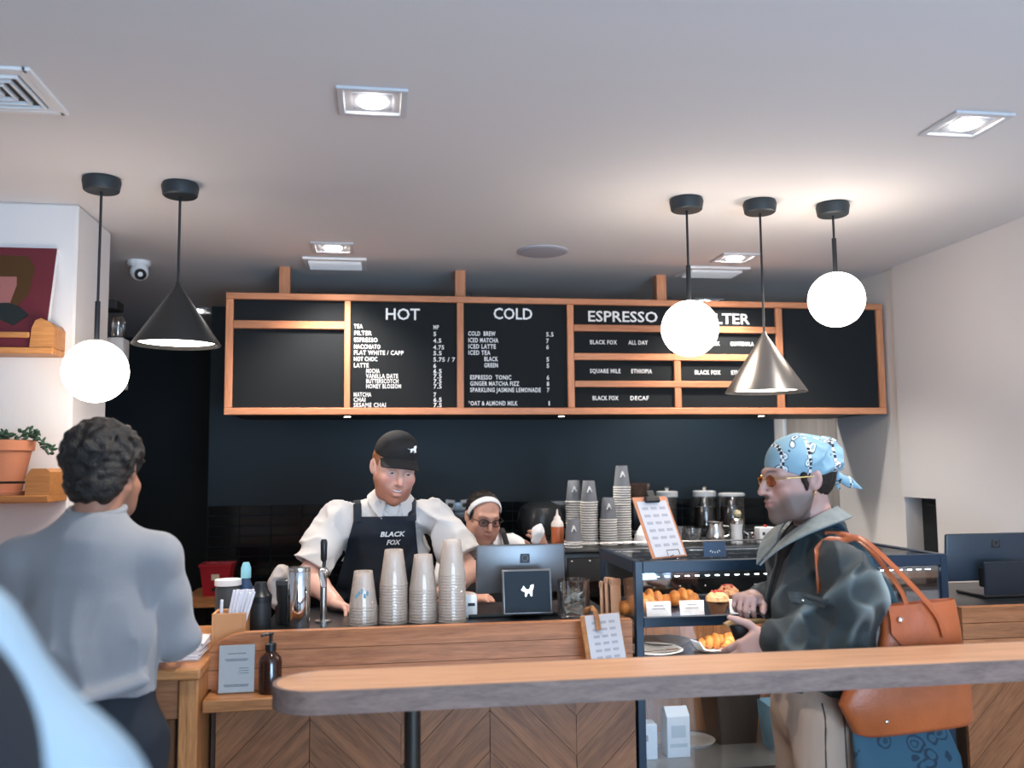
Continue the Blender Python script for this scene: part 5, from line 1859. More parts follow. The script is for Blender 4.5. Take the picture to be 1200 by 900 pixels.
# ---- the barista bowing over the counter -------------------------------------------------
PB = (0.03, 3.70, 0.0)
b1 = thing('person', 'smiling barista in black cap, white shirt and navy bib apron behind the clear cups', 'person', PB)
HC, HR, HS = A(.060, 3.475, 1.592), rot3(13, 13, 7), 1.0
F = Field((-.42, 3.08, .92), (.46, 3.98, 1.78), .0042)
T1 = add_head(F, HC, HR, HS, smile=1.0, jaw=.97, full=1.0)
F.path([T1(0, .032, -.055), (.047, 3.575, 1.475), (.04, 3.61, 1.42)], [.055, .053, .055], .02)
F.path([(.03, 3.74, .98), (.035, 3.68, 1.18), (.04, 3.63, 1.34)], [.115, .118, .100], .03, flat=((0, 1, 0), .66))
F.path([(-.145, 3.61, 1.385), (.045, 3.61, 1.40), (.218, 3.60, 1.385)], [.036, .045, .036], .03)
add_arm(F, (-.145, 3.61, 1.378), (-.262, 3.54, 1.190), (-.150, 3.345, 1.115), fat=1.02)
add_hand(F, (-.150, 3.345, 1.115), (.62, -.75, -.18), (.35, .2, .95), (.35, .5, .35), s=.95, thumb=(.5, .7, -.4), rev=True)
add_arm(F, (.218, 3.60, 1.378), (.345, 3.49, 1.195), (.232, 3.31, 1.150), fat=1.02)
add_hand(F, (.232, 3.31, 1.150), (-.75, -.62, -.1), (-.2, .1, .97), (.5, .7, .5), s=.95, thumb=(.5, .7, -.4))
b1b = F.mesh('body', M_SKIN, b1, PB, head_tint(HC, HR, HS, (0.66, 0.385, 0.305), lip=(0.48, 0.17, 0.15), beard=(0.29, 0.08, 0.03), bstr=.74, cheek=.20, brow=(0.34, 0.15, 0.08)))
eyes(HC, HR, HS, b1, PB, iris=(0.02, 0.03, 0.035), look=(.1, -1, -.45))
th_ = MB().tube([T1(-.0205, -.0868, -.0575), T1(-.0135, -.0908, -.0640), T1(-.006, -.0926, -.0668), T1(.006, -.0926, -.0668), T1(.0135, -.0908, -.0640), T1(.0205, -.0868, -.0575)], [.002, .0042, .0050, .0050, .0042, .002], seg=10)
th_.build('teeth', mat('teeth', (0.62, 0.58, 0.52), 0.25), b1, PB)
# hair at the temples and nape
F = Field(HC - .14, HC + .16, .004)
F.ell(T1(0, .024, .034), A(.0815, .096, .080), 0, R=HR)
F.cut(T1(0, -.018, 0), HR @ A(0, -1, -.15)).cut(T1(0, 0, -.050), HR @ A(0, 0, -1))
for sx in (-1, 1):
    F.ell(T1(sx * .083, .022, -.008), A(.012, .026, .036), .004, 'sub', R=HR)
F.displace(lambda P: .002 * wnoise(5, 420)(P))
F.mesh('hair', M_BLONDE, b1, PB)
# cap
F = Field(HC - .17, HC + .17, .004)
F.ell(T1(0, .018, .052), A(.0815, .104, .086), 0, R=HR).ell(T1(0, -.02, .090), A(.060, .066, .050), .03, R=HR)
F.cut(T1(0, 0, .046), HR @ A(0, .10, -1), .004)
capF = F
cap_ = F.mesh('cap', mat('black_cotton', (0.012, 0.012, 0.013), 0.8, bump=.15, bscale=500), b1, PB)


def brim(u, v):
    a = (u - .5) * 2.1
    y0 = .018 - .103 * cos(a)
    x = .080 * sin(a) * (1 + .02 * v)
    y = y0 - v * .058 * cos(a * .72)
    z = .051 - .018 * (x / .08) ** 2 - .024 * v
    return T1(x, y, z)


MB().sheet(brim, 24, 8, .004).build('brim', MATS['black_cotton'], cap_, PB, smooth=50)
MB().sphere(T1(0, .018, .134), .008, 10, 6).build('button', MATS['black_cotton'], cap_, PB)
M4 = Matrix.Translation(Vector(T1(.030, -.078, .092)) - Vector(PB)) @ Matrix((HR @ rot3(20, -32, 0)).tolist()).to_4x4()
MB(M4).prism([((px - .5) * .044, (pz - .5) * .028) for px, pz in FOX], -.004, .012).build('emblem', M_LETTER, cap_, smooth=0)
# shirt
M_SHIRT1 = mat('white_cotton_shirt', (0.62, 0.585, 0.56), 0.85, bump=.12, bscale=420, sheen=.1)
F = Field((-.42, 3.30, .93), (.46, 3.98, 1.56), .0052)
F.path([(.03, 3.74, .97), (.035, 3.68, 1.18), (.04, 3.63, 1.34)], [.142, .148, .132], .03, flat=((0, 1, 0), .72))
F.path([(-.148, 3.61, 1.395), (.046, 3.61, 1.425), (.222, 3.60, 1.395)], [.058, .064, .058], .035)
F.path([(.046, 3.60, 1.43), (.048, 3.585, 1.468)], [.078, .063], .025)
SL = [((-.152, 3.61, 1.388), (-.252, 3.555, 1.225)), ((.226, 3.60, 1.388), (.330, 3.515, 1.235))]
for a, b in SL:
    F.path([a, A(*a) * .5 + A(*b) * .5, A(*b) + (A(*b) - A(*a)) * .12], [.060, .067, .076], .025)
fa, fb = folds(21, 24, .026, (1, 1, .8), 1.9), folds(22, 48, .010, (1, 1, 1), 1.8)
F.displace(lambda P: fa(P) + fb(P))
for a, b in SL:
    d = A(*b) - A(*a)
    d /= np.linalg.norm(d)
    # flat hem and an opening round the arm
    pz = A(*b)
    G = ((F.lo[0] + F.vox * np.arange(F.n[0]))[:, None, None] - pz[0]) * d[0] + ((F.lo[1] + F.vox * np.arange(F.n[1]))[None, :, None] - pz[1]) * d[1] + ((F.lo[2] + F.vox * np.arange(F.n[2]))[None, None, :] - pz[2]) * d[2]
    X = ((F.lo[0] + F.vox * np.arange(F.n[0]))[:, None, None] - pz[0])
    near = (np.abs(X) < .12)
    F.D = np.where(near & (G > -.02), np.maximum(F.D, G.astype(np.float32)), F.D).astype(np.float32)
    F.cone(pz - d * .05, pz + d * .06, .055, .062, .004, 'sub')
F.cone(T1(0, .03, -.045), (.047, 3.565, 1.478), .058, .060, .004, 'sub')
F.path([(.050, 3.505, 1.485), (.052, 3.505, 1.425)], [.050, .022], .008, 'sub')
shirtF = F
sh1 = F.mesh('shirt', M_SHIRT1, b1, PB)
collar('collar', M_SHIRT1, sh1, PB, (.049, 3.575, 1.484), rot3(6, 20, 3), .061, .090, .018, .014, gap=24, tip=.046)
MB().sphere((.050, 3.532, 1.430), (.040, .016, .036), 20, 12).build('undershirt', mat('white_tee', (0.66, 0.63, 0.60), 0.9), sh1, PB)
# apron
M_APRON = mat('navy_canvas', (0.014, 0.019, 0.028), 0.85, bump=.15, bscale=500)
DR = drape(shirtF, lambda z: -.090 - .26 * max(0, 1.408 - z), lambda z: .138 + .10 * max(0, 1.408 - z), .96, 1.408, .011)
ap1 = MB().sheet(*DR, -.004).build('apron', M_APRON, b1, PB, smooth=60)
apY = sheet_y(DR)
MB().sheet(lambda u, v: (-.165 + .39 * u, 3.607 - .02 * sin(pi * u), .975 - .42 * v), 14, 8, .006).build('apron_skirt', M_APRON, ap1, PB, smooth=60)
for xs, xe in ((-.079, -.092), (.128, .134)):
    pts = []
    for t in np.linspace(0, 1, 9):
        yy = 3.535 + .165 * t
        x = xs + (xe - xs) * t
        i = int(round((x - shirtF.lo[0]) / shirtF.vox))
        j = int(round((yy - shirtF.lo[1]) / shirtF.vox))
        ks = np.nonzero(shirtF.D[i, j, :] < 0)[0]
        if len(ks):
            pts.append((x, yy - .004, shirtF.lo[2] + shirtF.vox * ks[-1] + .005))
    y0 = surf_y(shirtF, xs, 1.425) or 3.53
    pts = [(xs, apY(xs, 1.395) - .005, 1.390), (xs, apY(xs, 1.408) - .004, 1.410), (xs, y0 - .006, 1.428)] + [p for p in pts if p[2] > 1.436]
    MB().tube(pts, .01, seg=8, flat=(.0155, .003), up=(0, -1, .6)).build('strap', M_APRON, ap1, PB)


on_cloth('lettering', 'BLACK', .006, 1.332, .026, .092, M_LETTER, ap1, PB, apY, bold=.03)
on_cloth('lettering', 'FOX', .030, 1.300, .026, .050, M_LETTER, ap1, PB, apY, bold=.03)
F = Field((-.22, 3.52, .0), (.30, 3.98, 1.02), .007)
for sx in (-1, 1):
    F.path([(.03 + sx * .080, 3.74, .97), (.03 + sx * .095, 3.73, .52), (.03 + sx * .10, 3.76, .09)], [.098, .074, .062], .03)
F.displace(folds(33, 18, .006))
F.mesh('trousers', mat('black_trousers', (0.014, 0.014, 0.016), 0.85), b1, PB)
for sx in (-1, 1):
    F = Field((.03 + sx * .10 - .09, 3.56, -.01), (.03 + sx * .10 + .09, 3.92, .14), .006)
    F.path([(.03 + sx * .10, 3.80, .045), (.03 + sx * .105, 3.64, .032)], [.044, .036], .02)
    F.cut((0, 0, .003), (0, 0, -1))
    F.mesh('shoe', M_BLACK, b1, PB)

# ---- the barista at the back ---------------------------------------------------------------
P2 = (0.49, 4.25, 0.0)
b2 = thing('person', 'barista with glasses, white headband and dark apron looking down behind the till', 'person', P2)
HC, HR, HS = A(.478, 4.175, 1.362), rot3(14, 15, 5), .93
F = Field((.20, 3.95, .80), (.86, 4.46, 1.52), .0044)
T2 = add_head(F, HC, HR, HS, smile=0, jaw=1.10, full=1.6)
F.path([T2(0, .030, -.055), (.485, 4.25, 1.275), (.485, 4.28, 1.20)], [.056, .054, .055], .02)
F.path([(.49, 4.30, .82), (.49, 4.29, 1.02), (.487, 4.29, 1.16)], [.135, .130, .115], .04, flat=((0, 1, 0), .75))
F.path([(.350, 4.28, 1.19), (.485, 4.29, 1.205), (.625, 4.28, 1.19)], [.038, .044, .038], .03)
add_arm(F, (.350, 4.28, 1.19), (.300, 4.20, .99), (.40, 4.02, 1.02))
add_arm(F, (.625, 4.28, 1.19), (.725, 4.20, 1.02), (.742, 4.10, 1.215))
add_hand(F, (.742, 4.10, 1.210), (-.35, -.45, .82), (.5, -.75, -.2), (.6, .8, .5), s=.86, thumb=(.5, .75, -.3), rev=True)
add_hand(F, (.40, 4.02, 1.02), (.8, -.3, 0), (0, -.3, .9), (.5, .7, .5), s=.86)
F.mesh('body', M_SKIN, b2, P2, head_tint(HC, HR, HS, (0.50, 0.265, 0.195), lip=(0.38, 0.12, 0.11), cheek=.08, brow=(0.03, 0.02, 0.015)))
eyes(HC, HR, HS, b2, P2, iris=(0.02, 0.012, 0.009), look=(.1, -1, -.4))
F = Field(HC - .15, HC + .17, .004)
F.ell(T2(0, .026, .040), A(.0835, .100, .0865) * HS, 0, R=HR)
F.ell(T2(0, .105, .0), A(.042, .040, .045) * HS, .02, R=HR)
F.path([T2(-.070, -.030, .030), T2(-.077, -.004, -.02)], [.013, .008], .012).path([T2(.070, -.030, .030), T2(.077, -.004, -.02)], [.013, .008], .012)
F.cut(T2(0, .012, .010), HR @ A(0, -.866, -.50), .003)
F.path([T2(-.070, -.020, .030), T2(-.073, -.012, -.01)], [.009, .006], .008).path([T2(.070, -.020, .030), T2(.073, -.012, -.01)], [.009, .006], .008)
F.displace(lambda P: .0018 * wnoise(6, 330)(P, (1, .3, 1)))
F.mesh('hair', M_DARKHAIR, b2, P2)
hb = []
c0_ = A(0, .012, .010)
for k in range(29):
    a = radians(-112 + 224 * k / 28)
    d_ = A(1, 0, 0) * sin(a) + A(0, -.50, .866) * cos(a)
    o_ = (c0_ - A(0, .020, .040)) / A(.0815, .1000, .0835)
    e_ = d_ / A(.0815, .1000, .0835)
    aa, bb_, cc = e_ @ e_, 2 * (o_ @ e_), o_ @ o_ - 1
    t_ = (-bb_ + sqrt(bb_ * bb_ - 4 * aa * cc)) / (2 * aa)
    hb.append(T2(*(c0_ + d_ * t_)))
q = MB()
n_ = HR @ A(0, -.866, -.50)
rings = []
for k, p in enumerate(hb):
    t = Vector(hb[min(k + 1, 28)] - hb[max(k - 1, 0)]).normalized()
    w_ = Vector(n_)
    o2 = t.cross(w_).normalized()
    if o2.dot(Vector(p - T2(*c0_))) < 0:
        o2 = -o2
    ring = []
    for m_ in range(12):
        a = 2 * pi * m_ / 12
        ring.append(q.bm.verts.new(Vector(p) + w_ * (.0155 * cos(a)) + o2 * (.0045 * sin(a))))
    rings.append(ring)
for a_, b_ in zip(rings, rings[1:]):
    for i in range(12):
        j = (i + 1) % 12
        q.bm.faces.new((a_[i], a_[j], b_[j], b_[i]))
q.bm.faces.new(rings[0])
q.bm.faces.new(rings[-1])
q.build('headband', mat('white_towelling', (0.74, 0.72, 0.72), 0.95, bump=.3, bscale=300), b2, P2)


def spectacles(T, par, off, m, r=.0215, lens=None, wide=1.25, wire=.0018, drop=0.0):
    q = MB()
    for sx in (-1, 1):
        ring = []
        for k in range(25):
            a = 2 * pi * k / 24
            ring.append(T(sx * .0325 + r * wide * cos(a), -.1005 + .010 * abs(sx * .0325 + r * wide * cos(a)) / .06, -.002 - drop + r * .80 * sin(a)))
        q.tube(ring, wire, seg=6)
        q.tube([T(sx * (.0325 + r * wide), -.093, .004 - drop), T(sx * .078, -.070, .006 - drop), T(sx * .084, .012, .006 - drop)], wire, seg=6)
    q.tube([T(-.0325 + r * wide, -.1005, .002 - drop), T(0, -.106, .005 - drop), T(.0325 - r * wide, -.1005, .002 - drop)], wire, seg=6)
    g = q.build('glasses', m, par, off)
    if lens:
        for sx in (-1, 1):
            def lf(u, v, sx=sx):
                a = 2 * pi * u
                return T(sx * .0325 + r * wide * v * cos(a) * .97, -.0995 + .010 * abs(sx * .0325 + r * wide * v * cos(a)) / .06, -.002 - drop + r * .78 * v * sin(a))
            MB().sheet(lf, 24, 3, .0008).build('lens', lens, g, off)
    return g


spectacles(T2, b2, P2, M_BLACKP, r=.0215, lens=M_GLASS, wide=1.12, wire=.0021)
F = Field((.24, 4.06, .80), (.76, 4.46, 1.32), .0055)
F.path([(.49, 4.30, .82), (.49, 4.29, 1.02), (.487, 4.29, 1.16)], [.152, .150, .132], .04, flat=((0, 1, 0), .78))
F.path([(.345, 4.28, 1.200), (.485, 4.29, 1.222), (.630, 4.28, 1.200)], [.064, .074, .064], .05)
F.path([(.345, 4.28, 1.20), (.318, 4.235, 1.08)], [.064, .070], .03).path([(.630, 4.28, 1.20), (.690, 4.23, 1.09)], [.064, .070], .03)
F.displace(folds(41, 28, .008))
F.cone(T2(0, .03, -.05), (.485, 4.24, 1.27), .06, .062, .004, 'sub')
s2 = F.mesh('shirt', mat('white_work_shirt', (0.66, 0.65, 0.66), 0.85, bump=.1, bscale=400), b2, P2)
collar('collar', MATS['white_work_shirt'], s2, P2, (.484, 4.245, 1.268), rot3(5, 18, 0), .062, .086, .016, .016, gap=28, tip=.034)
F = Field((.30, 4.04, .50), (.68, 4.40, 1.28), .0055)
F.path([(.49, 4.30, .50), (.49, 4.29, 1.02), (.487, 4.285, 1.16)], [.160, .160, .146], .04, flat=((0, 1, 0), .80))
F.displace(folds(43, 20, .006, (1, 1, .5)))
F.cut((.49, 4.19, 1.218), (0, -.2, 1)).cut((0, 4.285, 0), (0, 1, 0)).cut((.372, 0, 1.2), (-1, 0, .15)).cut((.600, 0, 1.2), (1, 0, .15))
apF2 = F
a2 = F.mesh('apron', mat('black_canvas', (0.011, 0.012, 0.015), 0.85), b2, P2)
for x0, x1 in ((.388, .405), (.585, .575)):
    MB().tube([(x0, (surf_y(apF2, x0, 1.195) or 4.16) - .003, 1.19), (x0, 4.175, 1.235), (x1, 4.215, 1.285), (x1, 4.28, 1.300), (x1, 4.34, 1.27)], .01, seg=8, flat=(.013, .003), up=(0, -1, .6)).build('strap', MATS['black_canvas'], a2, P2)
F = Field((.30, 4.08, .0), (.70, 4.46, .88), .008)
for sx in (-1, 1):
    F.path([(.49 + sx * .078, 4.30, .82), (.49 + sx * .09, 4.28, .48), (.49 + sx * .092, 4.30, .0)], [.098, .074, .064], .03)
F.cut((0, 0, .004), (0, 0, -1))
F.mesh('trousers', MATS['black_trousers'], b2, P2)
F = Field((.66, 4.0, 1.24), (.80, 4.13, 1.37), .004)
F.path([(.70, 4.065, 1.262), (.715, 4.062, 1.300), (.722, 4.060, 1.325)], [.020, .026, .010], .01)
F.displace(folds(44, 90, .006))
tg = F.mesh('paper_tissue', M_PAPER, None, (.71, 4.06, 1.29))
tg.location = (.71, 4.06, 1.29)
tag(tg, 'crumpled white tissue held up in the second barista\'s hand', 'tissue')

# ---- the man in grey, seen from behind --------------------------------------------------------
P3 = (-.68, 2.36, 0.0)
g = thing('person', 'dark curly haired man in a grey sweater with his back turned at the pickup counter', 'person', P3)
HC, HR, HS = A(-.676, 2.405, 1.592), rot3(172, 14, 4), .95
F = Field((-1.06, 2.10, .92), (-.36, 2.92, 1.76), .0048)
T3 = add_head(F, HC, HR, HS)
F.path([T3(0, .030, -.055), (-.684, 2.350, 1.475), (-.69, 2.35, 1.40)], [.055, .050, .050], .015)
F.path([(-.675, 2.37, .95), (-.685, 2.36, 1.18), (-.69, 2.35, 1.36)], [.110, .110, .095], .03, flat=((0, 1, 0), .66))
F.path([(-.845, 2.35, 1.370), (-.69, 2.35, 1.385), (-.545, 2.365, 1.370)], [.034, .044, .034], .03)
add_arm(F, (-.545, 2.365, 1.370), (-.508, 2.42, 1.180), (-.562, 2.66, 1.110), sleeve=.72)
add_hand(F, (-.560, 2.66, 1.108), (-.55, .80, -.12), (-.1, .1, 1), (.3, .45, .3), s=.95, thumb=(.5, .7, -.3))
add_arm(F, (-.845, 2.35, 1.370), (-.925, 2.42, 1.165), (-.830, 2.66, 1.110), sleeve=.72)
add_hand(F, (-.830, 2.66, 1.108), (.5, .82, -.12), (0, .1, 1), (.3, .45, .3), s=.95, thumb=(.5, .7, -.3), rev=True)
F.mesh('body', M_SKIN, g, P3, head_tint(HC, HR, HS, (0.36, 0.175, 0.115), brow=(0.02, 0.012, 0.01), beard=(0.03, 0.02, 0.015), bstr=.4))
eyes(HC, HR, HS, g, P3, iris=(0.03, 0.015, 0.008))
F = Field(HC - .19, HC + .19, .0042)
F.ell(T3(0, .030, .030), A(.088, .104, .092), 0, R=HR).ell(T3(0, .068, -.030), A(.066, .048, .062), .03, R=HR)
rr = np.random.default_rng(12)
for k in range(420):
    d = rr.normal(size=3)
    d /= np.linalg.norm(d)
    if d[1] < -.45 and d[2] < .35:
        continue
    base = A(0, .030, .030) + d * A(.090, .105, .094)
    if d[2] < -.35:
        base = A(0, .068, -.030) + d * A(.066, .050, .066)
        if base[2] < -.090:
            continue
    r = rr.uniform(.0065, .0135)
    tvec = rr.normal(size=3)
    tvec -= d * (tvec @ d)
    tvec /= np.linalg.norm(tvec)
    F.cone(T3(*(base - tvec * .008)), T3(*(base + tvec * .008 + d * .003)), r, r * .8, .004)
F.displace(lambda P: .0030 * wnoise(7, 260)(P))
F.cut(T3(0, -.055, .02), HR @ A(0, -1, -.30), .01)
for sx in (-1, 1):
    F.ell(T3(sx * .092, .010, -.012), A(.022, .026, .034), .008, 'sub', R=HR)
F.mesh('hair', mat('black_curls', (0.010, 0.0075, 0.0065), 0.42, spec=.5, bump=.6, bscale=220), g, P3, islands=True)
M_SWEAT = mat('grey_blue_jersey', (0.255, 0.255, 0.270), 0.9, bump=.25, bscale=480, sheen=.25)
F = Field((-1.08, 2.08, 1.02), (-.34, 2.78, 1.56), .0052)
F.path([(-.676, 2.37, 1.06), (-.684, 2.365, 1.20), (-.69, 2.355, 1.35)], [.142, .150, .138], .04, flat=((0, 1, 0), .74))
F.path([(-.850, 2.35, 1.378), (-.69, 2.345, 1.412), (-.540, 2.365, 1.381)], [.056, .066, .056], .04)
F.path([(-.688, 2.35, 1.43), (-.682, 2.352, 1.500)], [.088, .066], .03)
for sh, el, wr in (((-.540, 2.365, 1.381), (-.505, 2.42, 1.180), (-.558, 2.625, 1.112)), ((-.850, 2.35, 1.378), (-.925, 2.42, 1.165), (-.838, 2.625, 1.112))):
    F.path([sh, A(*sh) * .5 + A(*el) * .5, el], [.057, .055, .053], .025)
    F.path([el, A(*el) * .55 + A(*wr) * .45, wr], [.052, .050, .038], .02)
    F.ell(A(*el) + A(.012 if el[0] > -.6 else -.012, .01, -.010), (.044, .043, .040), .025)
fd = folds(51, 17, .024, (1.5, .7, .8), 1.8)
fd2 = folds(54, 34, .009, (1.2, 1, .6))
F.displace(lambda P: (fd(P) * np.clip((1.34 - P[:, 2]) / .14, .10, 1) + fd2(P) * np.clip((1.40 - P[:, 2]) / .2, .1, 1)) * np.where(P[:, 0] > -.555, .35, 1))
# the hem swings up a little on the right
F.path([(-.82, 2.27, 1.075), (-.67, 2.235, 1.070), (-.545, 2.29, 1.100)], [.012, .012, .012], .03)
F.cut((-.67, 2.3, 1.072), (-.12, 0, -1), .006)
F.cone(T3(0, .03, -.045), (-.682, 2.356, 1.566), .058, .058, .004, 'sub')
F.box((-.68, 2.35, 1.590), (.13, .13, .088), .004, .006, 'sub', R=rot3(0, 8, 0))
sw = F.mesh('sweater', M_SWEAT, g, P3)
ring = [(-.682 + .062 * cos(a), 2.354 + .060 * sin(a), 1.499 + .012 * sin(a)) for a in np.linspace(0, 2 * pi, 33)]
MB().tube(ring, .009, seg=8).build('neckband', M_SWEAT, sw, P3)
F = Field((-.90, 2.16, 0.0), (-.46, 2.60, 1.16), .007)
F.path([(-.672, 2.37, 1.10), (-.672, 2.37, .98)], [.132, .140], .03, flat=((0, 1, 0), .74))
for sx in (-1, 1):
    F.path([(-.672 + sx * .072, 2.37, .94), (-.672 + sx * .085, 2.36, .52), (-.672 + sx * .09, 2.40, .08)], [.096, .070, .056], .03)
F.displace(folds(52, 20, .006))
F.mesh('jeans', mat('dark_denim', (0.012, 0.016, 0.024), 0.85, bump=.2, bscale=600), g, P3)
for sx in (-1, 1):
    F = Field((-.672 + sx * .09 - .07, 2.26, -.01), (-.672 + sx * .09 + .07, 2.62, .14), .006)
    F.path([(-.672 + sx * .09, 2.37, .045), (-.672 + sx * .092, 2.53, .034)], [.042, .034], .02)
    F.cut((0, 0, .003), (0, 0, -1))
    F.mesh('shoe', M_BLACK, g, P3)

# ---- the customer with the bandana, in profile ---------------------------------------------------
P4 = (1.27, 2.56, 0.0)
c4 = thing('person', 'man in profile with blue bandana, orange glasses and dark denim jacket, hands clasped', 'person', P4)
HC, HR, HS = A(1.226, 2.55, 1.552), rot3(-88, 3, 0), 1.0
F = Field((.90, 2.22, .92), (1.52, 2.86, 1.72), .0040)
T4 = add_head(F, HC, HR, HS)
F.path([T4(0, .034, -.055), (1.280, 2.555, 1.43), (1.29, 2.56, 1.36)], [.055, .054, .055], .02)
F.path([(1.275, 2.57, .95), (1.275, 2.56, 1.16), (1.28, 2.56, 1.28)], [.11, .11, .095], .03, flat=((1, 0, 0), .75))
F.path([(1.275, 2.395, 1.300), (1.285, 2.56, 1.320), (1.278, 2.725, 1.300)], [.034, .042, .034], .03)
add_arm(F, (1.275, 2.395, 1.300), (1.272, 2.378, 1.105), (1.085, 2.465, 1.108), sleeve=.75)
PN = add_hand(F, (1.085, 2.465, 1.110), (-.84, .10, -.50), (-.25, -.95, .20), (.35, .55, .4), s=.95, thumb=(.95, .35, .10), tcurl=.35, rev=False)
add_arm(F, (1.278, 2.725, 1.300), (1.300, 2.760, 1.122), (1.120, 2.645, 1.192), sleeve=.75)
PF = add_hand(F, (1.120, 2.645, 1.196), (-.62, -.72, .06), (-.02, -.10, 1.0), (1.30, .95, .45), s=.96, thumb=(.55, .80, -.3), kf=.0025, spread=.05, rev=True)
F.mesh('body', M_SKIN, c4, P4, head_tint(HC, HR, HS, (0.47, 0.285, 0.245), lip=(0.36, 0.16, 0.15), beard=(0.095, 0.075, 0.064), bstr=.85, cheek=.10, brow=(0.02, 0.016, 0.014)))
eyes(HC, HR, HS, c4, P4, iris=(0.03, 0.02, 0.012), look=(0, -1, -.15))
F = Field(HC - .14, HC + .15, .004)
F.ell(T4(0, .040, .010), A(.0795, .082, .080), 0, R=HR)
F.cut(T4(0, .018, 0), HR @ A(0, -1, -.25), .005).cut(T4(0, 0, -.062), HR @ A(0, -.3, -1), .005)
for sx in (-1, 1):
    F.path([T4(sx * .070, -.012, .012), T4(sx * .074, -.006, -.030)], [.012, .005], .008)
    F.ell(T4(sx * .086, .020, -.008), A(.016, .025, .036), .004, 'sub', R=HR)
F.displace(lambda P: .0015 * wnoise(8, 400)(P))
F.mesh('hair', M_DARKHAIR, c4, P4)
# bandana
F = Field(HC - .16, HC + .24, .0042)
F.ell(T4(0, .018, .045), A(.0850, .106, .088), 0, R=HR).ell(T4(0, .085, .040), A(.060, .055, .062), .045, R=HR)
F.ell(T4(0, .110, .068), A(.042, .038, .034), .03, R=HR)
fb1, fb2 = folds(61, 42, .0110, (1, 1, 1.5), 1.8), folds(62, 80, .005)
F.displace(lambda P: (fb1(P) + fb2(P)) * np.clip((((P - HC) @ HR)[:, 1] + .05) / .09, .12, 1))
F.cut(T4(0, -.085, .034), HR @ A(0, -.42, -1), .004)
F.cut(T4(0, .03, .006), HR @ A(0, .12, -1), .004)
for sx in (-1, 1):
    F.ell(T4(sx * .088, .016, -.010), A(.016, .024, .036), .004, 'sub', R=HR)
F.path([T4(0, .118, .004), T4(.006, .132, -.006)], [.018, .016], .01)
F.path([T4(.006, .132, -.004), T4(.010, .165, -.022), T4(.012, .205, -.045)], [.012, .015, .004], .008, flat=(tuple(HR @ A(1, 0, 0)), .55))
F.path([T4(-.004, .128, -.008), T4(-.008, .140, -.040)], [.011, .006], .006, flat=(tuple(HR @ A(1, 0, 0)), .55))
bn = bpy.data.materials.new('printed_blue_bandana')
bn.use_nodes = True
N_, L_ = bn.node_tree.nodes, bn.node_tree.links
pb = N_['Principled BSDF']
pb.inputs['Roughness'].default_value = .85
tc = N_.new('ShaderNodeTexCoord')
def chain(scale, thr0, thr1, feature='F1', rnd=.9):
    v = N_.new('ShaderNodeTexVoronoi')
    v.inputs['Scale'].default_value = scale
    v.inputs['Randomness'].default_value = rnd
    v.feature = feature
    wn = N_.new('ShaderNodeTexNoise')
    wn.inputs['Scale'].default_value = 14
    vm = N_.new('ShaderNodeVectorMath')
    vm.operation = 'MULTIPLY_ADD'
    vm.inputs[1].default_value = (.055, .055, .055)
    L_.new(tc.outputs['Object'], wn.inputs['Vector'])
    L_.new(wn.outputs['Color'], vm.inputs[0])
    L_.new(tc.outputs['Object'], vm.inputs[2])
    L_.new(vm.outputs[0], v.inputs['Vector'])
    r = N_.new('ShaderNodeValToRGB')
    r.color_ramp.interpolation = 'CONSTANT'
    e = r.color_ramp.elements
    e[0].position, e[0].color = 0, (0, 0, 0, 1)
    e[1].position, e[1].color = thr0, (1, 1, 1, 1)
    e.new(thr1).color = (0, 0, 0, 1)
    L_.new(v.outputs['Distance'], r.inputs[0])
    return r
def mixc(a, b, f):
    m = N_.new('ShaderNodeMix')
    m.data_type = 'RGBA'
    L_.new(f, m.inputs['Factor'])
    if isinstance(a, tuple):
        m.inputs['A'].default_value = a
    else:
        L_.new(a, m.inputs['A'])
    m.inputs['B'].default_value = b
    return m.outputs['Result']
r1 = chain(22, .16, .25)
r2 = chain(22, .26, .31)
r3 = chain(22, .0, .08)
c_ = mixc((.22, .37, .46, 1), (.66, .70, .72, 1), r1.outputs[0])
c_ = mixc(c_, (.012, .016, .025, 1), r2.outputs[0])
r3.color_ramp.elements[0].color = (1, 1, 1, 1)
r3.color_ramp.elements[1].color = (1, 1, 1, 1)
c_ = mixc(c_, (.012, .016, .025, 1), r3.outputs[0])
# a band of little black and white checks that runs round the cloth
wv = N_.new('ShaderNodeTexWave')
wv.inputs['Scale'].default_value = 4.2
wv.inputs['Distortion'].default_value = 3.0
wv.inputs['Detail'].default_value = 0
L_.new(tc.outputs['Object'], wv.inputs['Vector'])
bd = N_.new('ShaderNodeMath')
bd.operation = 'GREATER_THAN'
bd.inputs[1].default_value = .955
L_.new(wv.outputs['Fac'], bd.inputs[0])
ck = N_.new('ShaderNodeTexChecker')
ck.inputs['Scale'].default_value = 95
ck.inputs['Color1'].default_value = (.010, .013, .02, 1)
ck.inputs['Color2'].default_value = (.68, .72, .74, 1)
L_.new(tc.outputs['Object'], ck.inputs['Vector'])
m_ = N_.new('ShaderNodeMix')
m_.data_type = 'RGBA'
L_.new(bd.outputs[0], m_.inputs['Factor'])
L_.new(c_, m_.inputs['A'])
L_.new(ck.outputs['Color'], m_.inputs['B'])
L_.new(m_.outputs['Result'], pb.inputs['Base Color'])
MATS['printed_blue_bandana'] = bn
F.mesh('bandana', bn, c4, P4)
M_GOLD = mat('gold_wire', (0.65, 0.42, 0.16), 0.25, metal=1.0)
spectacles(T4, c4, P4, M_GOLD, r=.0205, lens=glass_mat('orange_lens', (1.0, .45, .12), gloss=.06), wide=1.12, wire=.0019)
